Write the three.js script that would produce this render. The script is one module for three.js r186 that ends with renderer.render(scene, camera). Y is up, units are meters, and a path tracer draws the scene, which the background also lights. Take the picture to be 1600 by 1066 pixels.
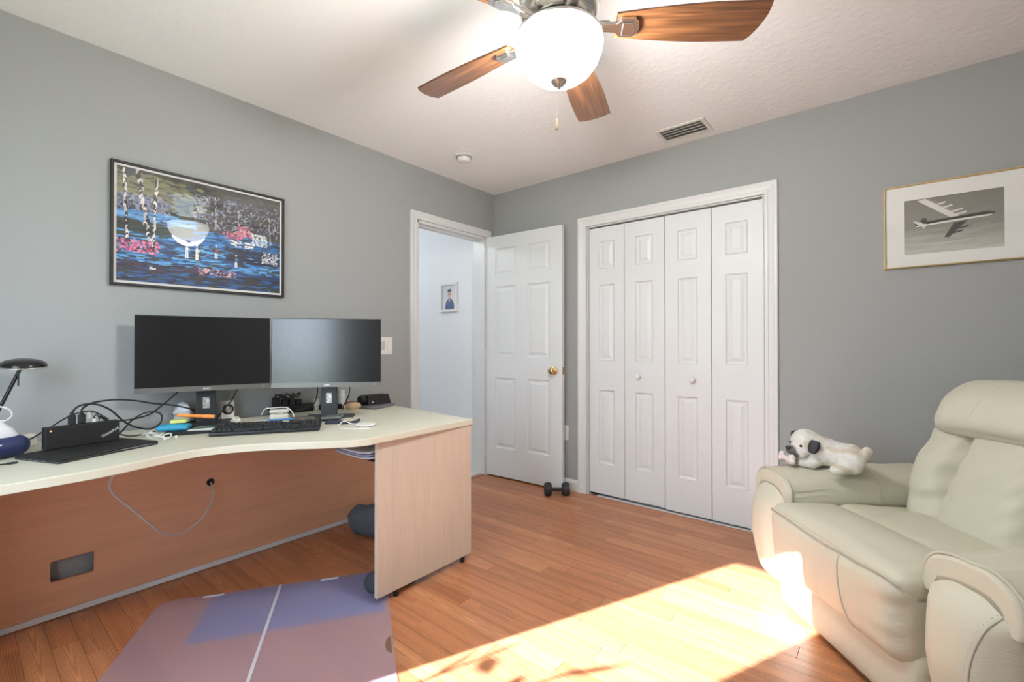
import * as THREE from 'three';
import { mergeGeometries, mergeVertices } from 'three/addons/utils/BufferGeometryUtils.js';
import { RoundedBoxGeometry } from 'three/addons/geometries/RoundedBoxGeometry.js';
import { MarchingCubes } from 'three/addons/objects/MarchingCubes.js';
import { TextGeometry } from 'three/addons/geometries/TextGeometry.js';
import { FontLoader } from 'three/addons/loaders/FontLoader.js';

// ---------------------------------------------------------------- camera, sky, sun, exposure
// The room: corner of the picture wall (x = 0) and the closet wall (z = 0) is the origin; x runs along the closet wall, z along the picture wall.
const scene = new THREE.Scene();
const renderer = new THREE.WebGLRenderer({ antialias: true });
renderer.toneMapping = THREE.LinearToneMapping;
renderer.toneMappingExposure = 1.08;
renderer.shadowMap.enabled = true;
const camera = new THREE.PerspectiveCamera(72.86, 1600 / 1066, 0.05, 200);
const YAW = 0.6865, PITCH = 0.0077;
camera.position.set(2.7033, 1.121, 3.0501);
camera.rotation.set(PITCH, YAW, 0, 'YXZ');
scene.background = new THREE.Color(0.78, 0.92, 1.08);
scene.backgroundIntensity = 11;
const SUN_X = 0.395, SUN_Z = -0.9187, SUN_TAN = 0.5747;       // the way the sunlight travels over the floor, and its slope
const sun = new THREE.DirectionalLight(new THREE.Color(0.86, 0.96, 1.14), 48);
sun.name = 'sun_light';
sun.position.set(1.5 - SUN_X * 8, SUN_TAN * 8, 1.5 - SUN_Z * 8);
sun.target.position.set(1.5, 0, 1.5);
sun.castShadow = true; sun.shadow.radius = 1;
Object.assign(sun.shadow.camera, { left: -5, right: 5, top: 5, bottom: -5, near: 0.5, far: 25 });
sun.shadow.mapSize.set(2048, 2048);
scene.add(sun, sun.target);

// ---------------------------------------------------------------- helpers
const V = (x, y, z) => new THREE.Vector3(x, y, z);
let seed = 7;
const rnd = () => { seed = (seed * 1664525 + 1013904223) >>> 0; return seed / 4294967296; };
const hash = (x, y) => { let h = (Math.imul(x | 0, 374761393) + Math.imul(y | 0, 668265263)) | 0; h = Math.imul(h ^ (h >>> 13), 1274126177); return ((h ^ (h >>> 16)) >>> 0) / 4294967296; };
const sm = (t) => t * t * (3 - 2 * t);
const lerp = (a, b, t) => a + (b - a) * t;
const clamp = (x, a, b) => Math.min(b, Math.max(a, x));
const step = (a, b, x) => sm(clamp((x - a) / (b - a), 0, 1));
// value noise; px, py: period in cells (so that textures repeat without a seam)
function vnoise(x, y, px = 0, py = 0) {
  const ix = Math.floor(x), iy = Math.floor(y), fx = sm(x - ix), fy = sm(y - iy);
  const w = (a, p) => (p ? ((a % p) + p) % p : a);
  const x0 = w(ix, px), x1 = w(ix + 1, px), y0 = w(iy, py), y1 = w(iy + 1, py);
  return lerp(lerp(hash(x0, y0), hash(x1, y0), fx), lerp(hash(x0, y1), hash(x1, y1), fx), fy);
}
function dataTex(w, h, fn, srgb) {
  const d = new Uint8Array(w * h * 4);
  for (let j = 0; j < h; j++) for (let i = 0; i < w; i++) {
    const c = fn(i / w, j / h, i, j), k = (j * w + i) * 4;
    if (typeof c === 'number') { d[k] = d[k + 1] = d[k + 2] = clamp(c, 0, 1) * 255; } else { d[k] = clamp(c[0], 0, 1) * 255; d[k + 1] = clamp(c[1], 0, 1) * 255; d[k + 2] = clamp(c[2], 0, 1) * 255; }
    d[k + 3] = 255;
  }
  const t = new THREE.DataTexture(d, w, h);
  t.wrapS = t.wrapT = THREE.RepeatWrapping; t.magFilter = THREE.LinearFilter; t.minFilter = THREE.LinearMipmapLinearFilter; t.generateMipmaps = true;
  if (srgb) t.colorSpace = THREE.SRGBColorSpace;
  t.needsUpdate = true;
  return t;
}
function canvasTex(w, h, draw) {
  const c = document.createElement('canvas'); c.width = w; c.height = h;
  draw(c.getContext('2d'), w, h);
  const t = new THREE.CanvasTexture(c); t.colorSpace = THREE.SRGBColorSpace;
  return t;
}
const rep = (t, sx, sy) => { const c = t.clone(); c.wrapS = c.wrapT = THREE.RepeatWrapping; c.repeat.set(sx, sy); c.needsUpdate = true; return c; };
const lin = (r, g, b) => new THREE.Color().setRGB(r, g, b);
function M(color, roughness = 0.6, extra = {}) {
  const phys = ['clearcoat', 'transmission', 'sheen', 'anisotropy', 'ior', 'specularIntensity'].some((k) => k in extra);
  return new (phys ? THREE.MeshPhysicalMaterial : THREE.MeshStandardMaterial)({ color: Array.isArray(color) ? lin(...color) : new THREE.Color(color), roughness, ...extra });
}
// uv in metres, from the side of the box that each face looks to
function uvBox(g, turn = false) {
  const n = g.index ? g.toNonIndexed() : g, p = n.attributes.position, uv = new Float32Array(p.count * 2);
  const a = V(), b = V(), c = V();
  for (let i = 0; i < p.count; i += 3) {
    a.fromBufferAttribute(p, i); b.fromBufferAttribute(p, i + 1); c.fromBufferAttribute(p, i + 2);
    const nn = b.clone().sub(a).cross(c.clone().sub(a)), ax = Math.abs(nn.x), ay = Math.abs(nn.y), az = Math.abs(nn.z);
    [a, b, c].forEach((q, k) => {
      let [u, v] = ax >= ay && ax >= az ? [q.z, q.y] : ay >= az ? [q.x, q.z] : [q.x, q.y];
      if (turn) [u, v] = [v, u];
      uv[(i + k) * 2] = u; uv[(i + k) * 2 + 1] = v;
    });
  }
  n.setAttribute('uv', new THREE.BufferAttribute(uv, 2));
  return n;
}
const box = (x0, x1, y0, y1, z0, z1) => new THREE.BoxGeometry(x1 - x0, y1 - y0, z1 - z0).translate((x0 + x1) / 2, (y0 + y1) / 2, (z0 + z1) / 2);
const rbox = (w, h, d, r, x = 0, y = 0, z = 0, seg = 3) => new RoundedBoxGeometry(w, h, d, seg, r).translate(x, y, z);
const cyl = (r0, r1, h, x = 0, y = 0, z = 0, n = 32) => new THREE.CylinderGeometry(r0, r1, h, n).translate(x, y, z);
const sph = (r, x = 0, y = 0, z = 0, n = 24) => new THREE.SphereGeometry(r, n, Math.ceil(n * 0.7)).translate(x, y, z);
const lathe = (pts, n = 48) => new THREE.LatheGeometry(pts.map(([r, y]) => new THREE.Vector2(r, y)), n);
const merge = (list) => mergeGeometries(list.map((g) => { const n = g.index ? g.toNonIndexed() : g.clone(); for (const k of Object.keys(n.attributes)) if (!['position', 'normal', 'uv'].includes(k)) n.deleteAttribute(k); if (!n.attributes.uv) n.setAttribute('uv', new THREE.BufferAttribute(new Float32Array(n.attributes.position.count * 2), 2)); return n; }));
const tube = (pts, r, n = 8, seg = 0, closed = false) => new THREE.TubeGeometry(new THREE.CatmullRomCurve3(pts.map((p) => V(...p)), closed, 'centripetal'), seg || pts.length * 8, r, n, closed);
function extr(pts, depth, bevel = 0, seg = 2, holes = []) {
  const s = new THREE.Shape(pts.map(([x, y]) => new THREE.Vector2(x, y)));
  for (const h of holes) s.holes.push(new THREE.Path(h.map(([x, y]) => new THREE.Vector2(x, y))));
  return new THREE.ExtrudeGeometry(s, { depth, bevelEnabled: bevel > 0, bevelThickness: bevel, bevelSize: bevel, bevelOffset: -bevel, bevelSegments: seg, curveSegments: 12 });
}
const rectPts = (x0, x1, y0, y1) => [[x0, y0], [x1, y0], [x1, y1], [x0, y1]];
function roundRect(x0, x1, y0, y1, r, n = 6) {
  const out = [];
  for (const [cx, cy, a] of [[x1 - r, y0 + r, -90], [x1 - r, y1 - r, 0], [x0 + r, y1 - r, 90], [x0 + r, y0 + r, 180]]) for (let i = 0; i <= n; i++) { const t = (a + 90 * i / n) * Math.PI / 180; out.push([cx + r * Math.cos(t), cy + r * Math.sin(t)]); }
  return out;
}
// rings of equal length joined to a skin; caps where asked
function skin(rings, { closed = true, capA = true, capB = true, smooth = false } = {}) {
  const n = rings[0].length, pos = [], idx = [];
  for (const r of rings) for (const p of r) pos.push(...p);
  const m = closed ? n : n - 1;
  for (let k = 0; k + 1 < rings.length; k++) for (let i = 0; i < m; i++) { const a = k * n + i, b = k * n + (i + 1) % n, c = a + n, d = b + n; idx.push(a, b, d, a, d, c); }
  if (capA) for (let i = 1; i + 1 < n; i++) idx.push(0, i + 1, i);
  if (capB) { const o = (rings.length - 1) * n; for (let i = 1; i + 1 < n; i++) idx.push(o, o + i, o + i + 1); }
  const g = new THREE.BufferGeometry(); g.setAttribute('position', new THREE.Float32BufferAttribute(pos, 3)); g.setIndex(idx);
  const o = smooth ? g : g.toNonIndexed(); o.computeVertexNormals();
  return o;
}
// a stuffed box: rounded, puffed out on its faces, then bent by warp(v, s) with s the place on the cube from -1 to 1
function cushion(w, h, d, { r = 0.05, puff = [0, 0, 0], seg = [24, 12, 24], warp } = {}) {
  let g = new THREE.BoxGeometry(2, 2, 2, ...seg); g.deleteAttribute('uv'); g.deleteAttribute('normal'); g = mergeVertices(g, 1e-5);
  const p = g.attributes.position, half = [w / 2, h / 2, d / 2], q = V(), s = V(), inner = V(), uv = new Float32Array(p.count * 2);
  for (let i = 0; i < p.count; i++) {
    s.fromBufferAttribute(p, i); q.set(s.x * half[0], s.y * half[1], s.z * half[2]);
    const rr = [Math.min(r, half[0]), Math.min(r, half[1]), Math.min(r, half[2])];
    inner.set(clamp(q.x, -half[0] + rr[0], half[0] - rr[0]), clamp(q.y, -half[1] + rr[1], half[1] - rr[1]), clamp(q.z, -half[2] + rr[2], half[2] - rr[2]));
    const e = q.clone().sub(inner), l = e.length();
    if (l > 1e-9) { const m = Math.max(Math.abs(e.x / rr[0]), Math.abs(e.y / rr[1]), Math.abs(e.z / rr[2])); const u = V(e.x / rr[0], e.y / rr[1], e.z / rr[2]).normalize().multiplyScalar(m); q.copy(inner).add(V(u.x * rr[0], u.y * rr[1], u.z * rr[2])); }
    const f = (t) => 1 - t * t;
    q.x += puff[0] * Math.sign(s.x) * Math.abs(s.x) ** 3 * f(s.y) * f(s.z); q.y += puff[1] * Math.sign(s.y) * Math.abs(s.y) ** 3 * f(s.x) * f(s.z); q.z += puff[2] * Math.sign(s.z) * Math.abs(s.z) ** 3 * f(s.x) * f(s.y);
    uv[i * 2] = q.x + q.z * 0.37; uv[i * 2 + 1] = q.y + q.z * 0.61;
    if (warp) warp(q, s);
    p.setXYZ(i, q.x, q.y, q.z);
  }
  g.setAttribute('uv', new THREE.BufferAttribute(uv, 2));
  g.computeVertexNormals();
  return g;
}
const taken = {};
function numbered(name) { const k = taken[name] = (taken[name] ?? -1) + 1; return k ? `${name}_${String(k).padStart(3, '0')}` : name; }
const lit = (o) => { o.castShadow = o.receiveShadow = true; return o; };
function mesh(name, g, m, parent) { const o = lit(new THREE.Mesh(g, m)); o.name = name; parent.add(o); return o; }
function tag(o, label, category, group) { o.userData.label = label; o.userData.category = category; if (group) o.userData.group = group; return o; }
function thing(name, label, category, [x, y, z] = [0, 0, 0], turn = 0, group) {
  const o = new THREE.Group(); o.name = numbered(name); o.position.set(x, y, z); o.rotation.y = turn; scene.add(o);
  return tag(o, label, category, group);
}
function one(name, g, m, label, category, [x, y, z] = [0, 0, 0], turn = 0, group) {
  const o = mesh(numbered(name), g, m, scene); o.position.set(x, y, z); o.rotation.y = turn; return tag(o, label, category, group);
}
function struct(name, g, m, label) { const o = g ? mesh(name, g, m, scene) : new THREE.Group(); if (!g) { o.name = name; scene.add(o); } o.userData.kind = 'structure'; if (label) o.userData.label = label; return o; }

// ---------------------------------------------------------------- materials
const peel = dataTex(512, 512, (u, v) => 0.5 * vnoise(u * 90, v * 90, 90, 90) + 0.3 * vnoise(u * 44, v * 44, 44, 44) + 0.2 * vnoise(u * 180, v * 180, 180, 180));
const knock = dataTex(512, 512, (u, v) => { const a = vnoise(u * 34, v * 34, 34, 34) * 0.65 + vnoise(u * 80, v * 80, 80, 80) * 0.35; return step(0.46, 0.62, a) * 0.8 + 0.2 * vnoise(u * 160, v * 160, 160, 160); });
const wallPaint = M([0.345, 0.355, 0.352], 0.72, { bumpMap: rep(peel, 1 / 0.6, 1 / 0.6), bumpScale: 0.0006 });
const whitePaint = M([0.92, 0.92, 0.92], 0.85, { bumpMap: rep(knock, 1 / 0.8, 1 / 0.8), bumpScale: 0.0006 });
const trimPaint = M([0.70, 0.71, 0.71], 0.35);
const doorPaint = M([0.71, 0.735, 0.74], 0.4);
const hallPaint = M([0.82, 0.83, 0.84], 0.7);
const chrome = M([0.75, 0.74, 0.71], 0.22, { metalness: 1 });
const nickel = M([0.66, 0.63, 0.58], 0.32, { metalness: 1 });
const brass = M([0.80, 0.62, 0.30], 0.18, { metalness: 1 });
const black = M([0.007, 0.007, 0.008], 0.45);
const blackMatte = M([0.007, 0.007, 0.0075], 0.6);
const darkGrey = M([0.026, 0.028, 0.031], 0.5);
const whitePlastic = M([0.78, 0.77, 0.74], 0.35);

// oak: strips of long grain with cathedral arches here and there
function oakTex(k) {
  return dataTex(1024, 128, (u, v) => {
    const x = u * 1.6, y = v;                                   // 1.6 m long, one strip wide
    const mid = 0.5 + 0.25 * Math.sin(k * 2.1) + 0.12 * (vnoise(x * 2.2 + k * 9, k * 3.1) - 0.5);
    const arch = k % 3 === 0 ? (y - mid) * (y - mid) * 9 : Math.abs(y - mid) * 1.6;
    const ring = arch + x * (k % 3 === 0 ? 1.1 : 0.18) + 0.28 * vnoise(x * 3 + k * 5, y * 2.5 + k) ;
    const g = 0.5 + 0.5 * Math.sin(ring * (k % 3 === 0 ? 30 : 46));
    const fine = vnoise(x * 26 + k * 17, y * 90), pore = vnoise(x * 60 + k * 3, y * 130 + k) > 0.78 ? 1 : 0, broad = vnoise(x * 2.2 + k * 31, y * 3.2 + k);
    const t = 0.80 + 0.16 * g + 0.10 * (fine - 0.5) - 0.10 * pore * (1 - g) + 0.16 * (broad - 0.5);
    return [0.92 * t + 0.03, 0.90 * t + 0.02, 0.87 * t];
  }, true);
}
const oak = Array.from({ length: 6 }, (_, k) => oakTex(k));
const oakTints = [[0.62, 0.265, 0.128], [0.575, 0.235, 0.108], [0.66, 0.29, 0.145], [0.60, 0.25, 0.12], [0.54, 0.215, 0.098], [0.64, 0.268, 0.13], [0.68, 0.31, 0.155], [0.585, 0.242, 0.114]];
const oakMats = oakTints.map((c, k) => M(c, 0.36, { map: oak[k % 6], clearcoat: 0.12, clearcoatRoughness: 0.14 }));
const woodGrain = dataTex(512, 512, (u, v) => { const t = 0.95 + 0.025 * (vnoise(u * 6, v * 120, 6, 120) - 0.5) + 0.03 * (vnoise(u * 3, v * 30, 3, 30) - 0.5) + 0.04 * (vnoise(u * 2, v * 3, 2, 3) - 0.5); return [t, t * 0.995, t * 0.985]; }, true);

// ---------------------------------------------------------------- the room
const H = 2.44, XR = 3.72, ZR = 3.56, WT = 0.13;                // ceiling, far walls, wall thickness
const DOOR = { z0: 0.115, z1: 0.86, h: 2.045 };                 // opening to the hall in the picture wall
const CLOSET = { x0: 0.935, x1: 2.126, h: 2.005 };
const WIN = { x0: 0.665, x1: 1.96, y0: 0.50, y1: 2.05 };

// floor: oak strips that run along x
{
  const floor = struct('floor', uvBox(box(-0.02, XR, -0.06, -0.0125, -0.01, ZR)), M([0.10, 0.045, 0.02], 0.8));
  const W = 0.0765, off = 1.58 % W, t = 0.0012;
  for (let r = -1; r * W + off < ZR - 0.004; r++) {
    const z0 = Math.max(0.0, r * W + off), z1 = Math.min(ZR - 0.002, (r + 1) * W + off);
    if (z1 - z0 < 0.012) continue;
    let x = 0.0 - rnd() * 0.7;
    while (x < XR - 0.001) {
      const len = 0.45 + rnd() * 0.95, a = Math.max(0.0, x), b = Math.min(XR - 0.001, x + len);
      x += len;
      if (b - a < 0.03) continue;
      const g = skin([
        [[a + 3e-4, -0.012, z0 + 3e-4], [b - 3e-4, -0.012, z0 + 3e-4], [b - 3e-4, -0.012, z1 - 3e-4], [a + 3e-4, -0.012, z1 - 3e-4]],
        [[a + 3e-4, -0.0008, z0 + 3e-4], [b - 3e-4, -0.0008, z0 + 3e-4], [b - 3e-4, -0.0008, z1 - 3e-4], [a + 3e-4, -0.0008, z1 - 3e-4]],
        [[a + t, 0, z0 + t], [b - t, 0, z0 + t], [b - t, 0, z1 - t], [a + t, 0, z1 - t]]].map((q) => q.slice().reverse()));
      const p = g.attributes.position, uv = new Float32Array(p.count * 2), u0 = rnd(), flip = rnd() > 0.5;
      for (let i = 0; i < p.count; i++) { uv[i * 2] = u0 + (flip ? -1 : 1) * p.getX(i) / 1.6; uv[i * 2 + 1] = (p.getZ(i) - z0) / W * 0.96 + 0.02; }
      g.setAttribute('uv', new THREE.BufferAttribute(uv, 2));
      mesh('plank', g, oakMats[Math.floor(rnd() * 8)], floor);
    }
  }
}
struct('ceiling', uvBox(box(-WT, XR + WT, H, H + 0.12, -0.75, ZR + 0.16)), whitePaint);
// picture wall with the opening to the hall
struct('wall_left', uvBox(merge([box(-WT, 0, -0.06, H, DOOR.z1, ZR + 0.16), box(-WT, 0, DOOR.h, H, DOOR.z0, DOOR.z1), box(-WT, 0, -0.06, H, -0.75, DOOR.z0)])), wallPaint);
// closet wall
struct('wall_back', uvBox(merge([box(0, CLOSET.x0, -0.06, H, -WT, 0), box(CLOSET.x0, CLOSET.x1, CLOSET.h, H, -WT, 0), box(CLOSET.x1, XR + WT, -0.06, H, -WT, 0)])), wallPaint);
struct('wall_right', uvBox(box(XR, XR + WT, -0.06, H, -0.75, ZR + 0.16)), wallPaint);
// window wall, behind the camera
struct('wall_front', uvBox(merge([box(-WT, WIN.x0, -0.06, H, ZR, ZR + 0.16), box(WIN.x1, XR + WT, -0.06, H, ZR, ZR + 0.16), box(WIN.x0, WIN.x1, -0.06, WIN.y0, ZR, ZR + 0.16), box(WIN.x0, WIN.x1, WIN.y1, H, ZR, ZR + 0.16)])), wallPaint);
// closet interior
struct('wall_closet', uvBox(merge([box(0.2, 2.9, -0.06, H, -0.75, -0.70), box(0.2, 0.25, -0.06, H, -0.70, -WT), box(2.85, 2.9, -0.06, H, -0.70, -WT), box(0.2, 2.9, -0.06, -0.004, -0.7, -0.01)])), hallPaint);
// window: frame, meeting stile, panes, sill
{
  const w = struct('window_1', null, null, 'white framed sliding window in the wall behind the camera');
  const { x0, x1, y0, y1 } = WIN, z = ZR + 0.12, f = 0.028;
  mesh('window_frame', merge([box(x0, x0 + f, y0, y1, z, z + 0.04), box(x1 - f, x1, y0, y1, z, z + 0.04), box(x0 + f, x1 - f, y0, y0 + f, z, z + 0.04), box(x0 + f, x1 - f, y1 - f, y1, z, z + 0.04), box(1.28, 1.32, y0 + f, y1 - f, z, z + 0.04)]), trimPaint, w);
  const glass = M([1, 1, 1], 0, { transmission: 1, thickness: 0, ior: 1.5 });
  mesh('pane', box(x0 + f, 1.28, y0 + f, y1 - f, z + 0.018, z + 0.022), glass, w);
  mesh('pane', box(1.32, x1 - f, y0 + f, y1 - f, z + 0.018, z + 0.022), glass, w);
  mesh('window_sill', rbox(x1 - x0 + 0.08, 0.025, 0.17, 0.006, (x0 + x1) / 2, y0 - 0.0126, ZR + 0.02), trimPaint, w);
}
// casings: a moulded profile carried round an opening with mitred corners; at(u, y, t) places a point of it
function casing(u0, u1, h, profile, at) {
  const rings = profile.map(([o, t]) => [at(u0 - o, 0, t), at(u0 - o, h + o, t), at(u1 + o, h + o, t), at(u1 + o, 0, t)]);
  return skin(rings, { closed: false, capA: false, capB: false });
}
const colonial = [[0.004, 0], [0.004, 0.010], [0.010, 0.012], [0.022, 0.012], [0.026, 0.009], [0.048, 0.014], [0.056, 0.018], [0.070, 0.018], [0.074, 0.015], [0.075, 0]];
struct('trim_1', casing(CLOSET.x0, CLOSET.x1, CLOSET.h, colonial, (u, y, t) => [u, y, t]), trimPaint, 'white moulded casing around the closet doors');
struct('trim_2', merge([casing(DOOR.z0, DOOR.z1, DOOR.h, colonial.map(([o, t]) => [o * 0.82, t]), (u, y, t) => [t, y, u]), casing(DOOR.z0, DOOR.z1, DOOR.h, colonial.map(([o, t]) => [o * 0.82, t]), (u, y, t) => [-WT - t, y, u])]), trimPaint, 'white moulded casing around the hall doorway');
{
  const j = struct('trim_3', merge([box(-WT, 0, 0, DOOR.h, DOOR.z1 - 0.018, DOOR.z1), box(-WT, 0, 0, DOOR.h, DOOR.z0, DOOR.z0 + 0.012), box(-WT, 0, DOOR.h - 0.018, DOOR.h, DOOR.z0, DOOR.z1), box(-0.085, -0.05, 0, DOOR.h, DOOR.z1 - 0.03, DOOR.z1 - 0.018), box(-0.085, -0.05, DOOR.h - 0.03, DOOR.h - 0.018, DOOR.z0 + 0.012, DOOR.z1 - 0.018)]), trimPaint, 'white door jamb with stop');
  mesh('strike_plate', box(-0.03, -0.005, 0.88, 0.94, DOOR.z1 - 0.0185, DOOR.z1 - 0.0172), nickel, j);
  struct('trim_4', merge([box(CLOSET.x0 - 0.002, CLOSET.x0 + 0.006, 0, CLOSET.h, -WT, 0.0), box(CLOSET.x1 - 0.006, CLOSET.x1 + 0.002, 0, CLOSET.h, -WT, 0.0), box(CLOSET.x0, CLOSET.x1, CLOSET.h - 0.006, CLOSET.h + 0.002, -WT, 0.0)]), trimPaint, 'white jamb lining of the closet opening');
}
const baseProfile = [[0, 0], [0.014, 0], [0.014, 0.066], [0.010, 0.078], [0.006, 0.083], [0, 0.085]];
const runX = (x0, x1, z) => skin([baseProfile.map(([t, y]) => [x0, y, z + t]), baseProfile.map(([t, y]) => [x1, y, z + t])]);
const runZ = (z0, z1, x, s = 1) => skin([baseProfile.map(([t, y]) => [x + t * s, y, z0]), baseProfile.map(([t, y]) => [x + t * s, y, z1])]);
struct('baseboard_left', runZ(DOOR.z1 + 0.062, ZR, 0), trimPaint);
struct('baseboard_back', merge([runX(0.014, CLOSET.x0 - 0.075, 0), runX(CLOSET.x1 + 0.075, XR, 0)]), trimPaint);
struct('baseboard_right', runZ(0.014, ZR, XR, -1), trimPaint);
// hall beyond the door
struct('floor_hall', null, null, 'pale tile floor of the hall');
{
  const f = scene.getObjectByName('floor_hall'), base = mesh('screed', box(-2.4, -0.03, -0.06, -0.012, -0.1, 2.2), M([0.5, 0.5, 0.5], 0.9), f);
  const tile = M([0.62, 0.62, 0.62], 0.3), g = rbox(0.325, 0.012, 0.325, 0.002, 0, 0, 0, 1);
  for (let i = 0; i < 6; i++) for (let k = 0; k < 7; k++) mesh('tile', g, tile, f).position.set(-0.225 - i * 0.33, -0.0065, 0.215 + k * 0.33);
  mesh('threshold', skin([[[-0.055, 0, DOOR.z0 + 0.012], [-0.045, 0.008, DOOR.z0 + 0.012], [-0.005, 0.008, DOOR.z0 + 0.012], [0.012, 0, DOOR.z0 + 0.012]], [[-0.055, 0, DOOR.z1 - 0.018], [-0.045, 0.008, DOOR.z1 - 0.018], [-0.005, 0.008, DOOR.z1 - 0.018], [0.012, 0, DOOR.z1 - 0.018]]]), oakMats[4], f);
}
struct('wall_hall', uvBox(merge([box(-2.4, -WT, -0.06, H, -0.08, 0.05), box(-2.5, -2.4, -0.06, H, -0.08, 2.3), box(-2.4, -WT, -0.06, H, 2.2, 2.3)])), hallPaint);
struct('ceiling_hall', uvBox(box(-2.5, -WT, H, H + 0.12, -0.08, 2.3)), whitePaint);
struct('baseboard_hall', runX(-2.4, -WT, 0.05), trimPaint);

// doors: a slab with openings, each filled with a raised panel
const panelRings = (x0, x1, y0, y1, T) => [[0, T], [0.004, T - 0.006], [0.014, T - 0.0085], [0.020, T - 0.008], [0.040, T - 0.0015], [0.042, T - 0.0015]].map(([i, z]) => [[x0 + i, y0 + i, z], [x1 - i, y0 + i, z], [x1 - i, y1 - i, z], [x0 + i, y1 - i, z]]);
function raisedPanel(x0, x1, y0, y1, T) {
  const front = skin(panelRings(x0, x1, y0, y1, T / 2), { capA: false }), back = front.clone().rotateY(Math.PI).translate(x0 + x1, 0, 0);
  return merge([front, back]);
}
function doorLeaf(parent, w, h, T, panels, m) {
  mesh('slab', extr(rectPts(0, w, 0, h), T - 0.003, 0.0015, 1, panels.map(([a, b, c, d]) => [[a, c], [a, d], [b, d], [b, c]])).translate(0, 0, -(T - 0.003) / 2), m, parent);
  for (const p of panels) mesh('panel', raisedPanel(...p, T), m, parent);
}
{
  const d = struct('door_1', null, null, 'white six panel door standing open against the closet wall');
  const W = 0.76;
  d.position.set(0.0, 0.012, 0.106 - 0.0175); d.rotation.y = Math.asin(0.031 / 0.76);
  const cols = [[0.105, 0.315], [0.43, 0.645]], rows = [[0.24, 0.828], [1.008, 1.598], [1.69, 1.922]];
  doorLeaf(d, W, 2.03, 0.035, rows.flatMap(([c, e]) => cols.map(([a, b]) => [a, b, c, e])), doorPaint);
  const prof = [[0.0, 0], [0.031, 0], [0.031, 0.004], [0.026, 0.009], [0.013, 0.012], [0.011, 0.026], [0.013, 0.03], [0.024, 0.036], [0.0285, 0.046], [0.026, 0.058], [0.016, 0.065], [0, 0.066]];
  for (const s of [1, -1]) mesh('knob', lathe(prof.map(([r, y]) => [r, s > 0 ? y : y * 0.5])).rotateX(s * Math.PI / 2).translate(0.69, 0.907, s * 0.0175), brass, d);
  mesh('latch_plate', rbox(0.003, 0.056, 0.025, 0.001, W + 0.0005, 0.907, 0), brass, d);
  for (const y of [0.2, 1.02, 1.84]) mesh('hinge', merge([cyl(0.006, 0.006, 0.09, -0.004, y, 0.021, 12), box(-0.003, 0.003, y - 0.045, y + 0.045, -0.012, 0.018)]), nickel, d);
}
// bifold closet doors: two units of two leaves
{
  const xs = [CLOSET.x0 + 0.008, 1.2295, 1.5235, 1.8245, CLOSET.x1 - 0.008];
  [0, 1].forEach((u) => {
    const d = struct(`door_${u + 2}`, null, null, u ? 'pair of white bifold closet leaves beside the recliner' : 'pair of white bifold closet leaves beside the open door');
    for (let k = 0; k < 2; k++) {
      const i = u * 2 + k, gap = 0.0016, w = xs[i + 1] - xs[i] - 2 * gap;
      const leaf = lit(new THREE.Group()); leaf.name = 'leaf'; leaf.position.set(xs[i] + gap, 0.012 + (u ? 0 : 0.006), -0.034); d.add(leaf);
      const c = w / 2, pw = 0.062;
      doorLeaf(leaf, w, 1.978 - (u ? 0 : 0.006), 0.03, [[c - pw, c + pw, 0.225, 0.765], [c - pw, c + pw, 0.985, 1.545], [c - pw, c + pw, 1.667, 1.865]], doorPaint);
      if (k !== u) mesh('knob', lathe([[0, 0], [0.010, 0], [0.009, 0.008], [0.010, 0.013], [0.018, 0.02], [0.019, 0.027], [0.014, 0.033], [0, 0.035]], 28).rotateX(Math.PI / 2).translate(u ? xs[3] - 0.118 - xs[2] : 0.107, 0.88, 0.0145), whitePlastic, leaf);
    }
  });
  const tr = struct('trim_5', box(CLOSET.x0, CLOSET.x1, 1.985, 1.999, -0.05, -0.022).translate(0, 0.002, -0.004), M([0.10, 0.10, 0.10], 0.5), 'dark bifold track above the closet doors');
  for (const x of [CLOSET.x0 + 0.04, CLOSET.x1 - 0.05]) mesh('pivot_bracket', merge([box(x - 0.03, x + 0.03, 0, 0.003, -0.045, -0.006), box(x - 0.03, x - 0.008, 0.003, 0.008, -0.04, -0.02)]), nickel, tr);
}

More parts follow.
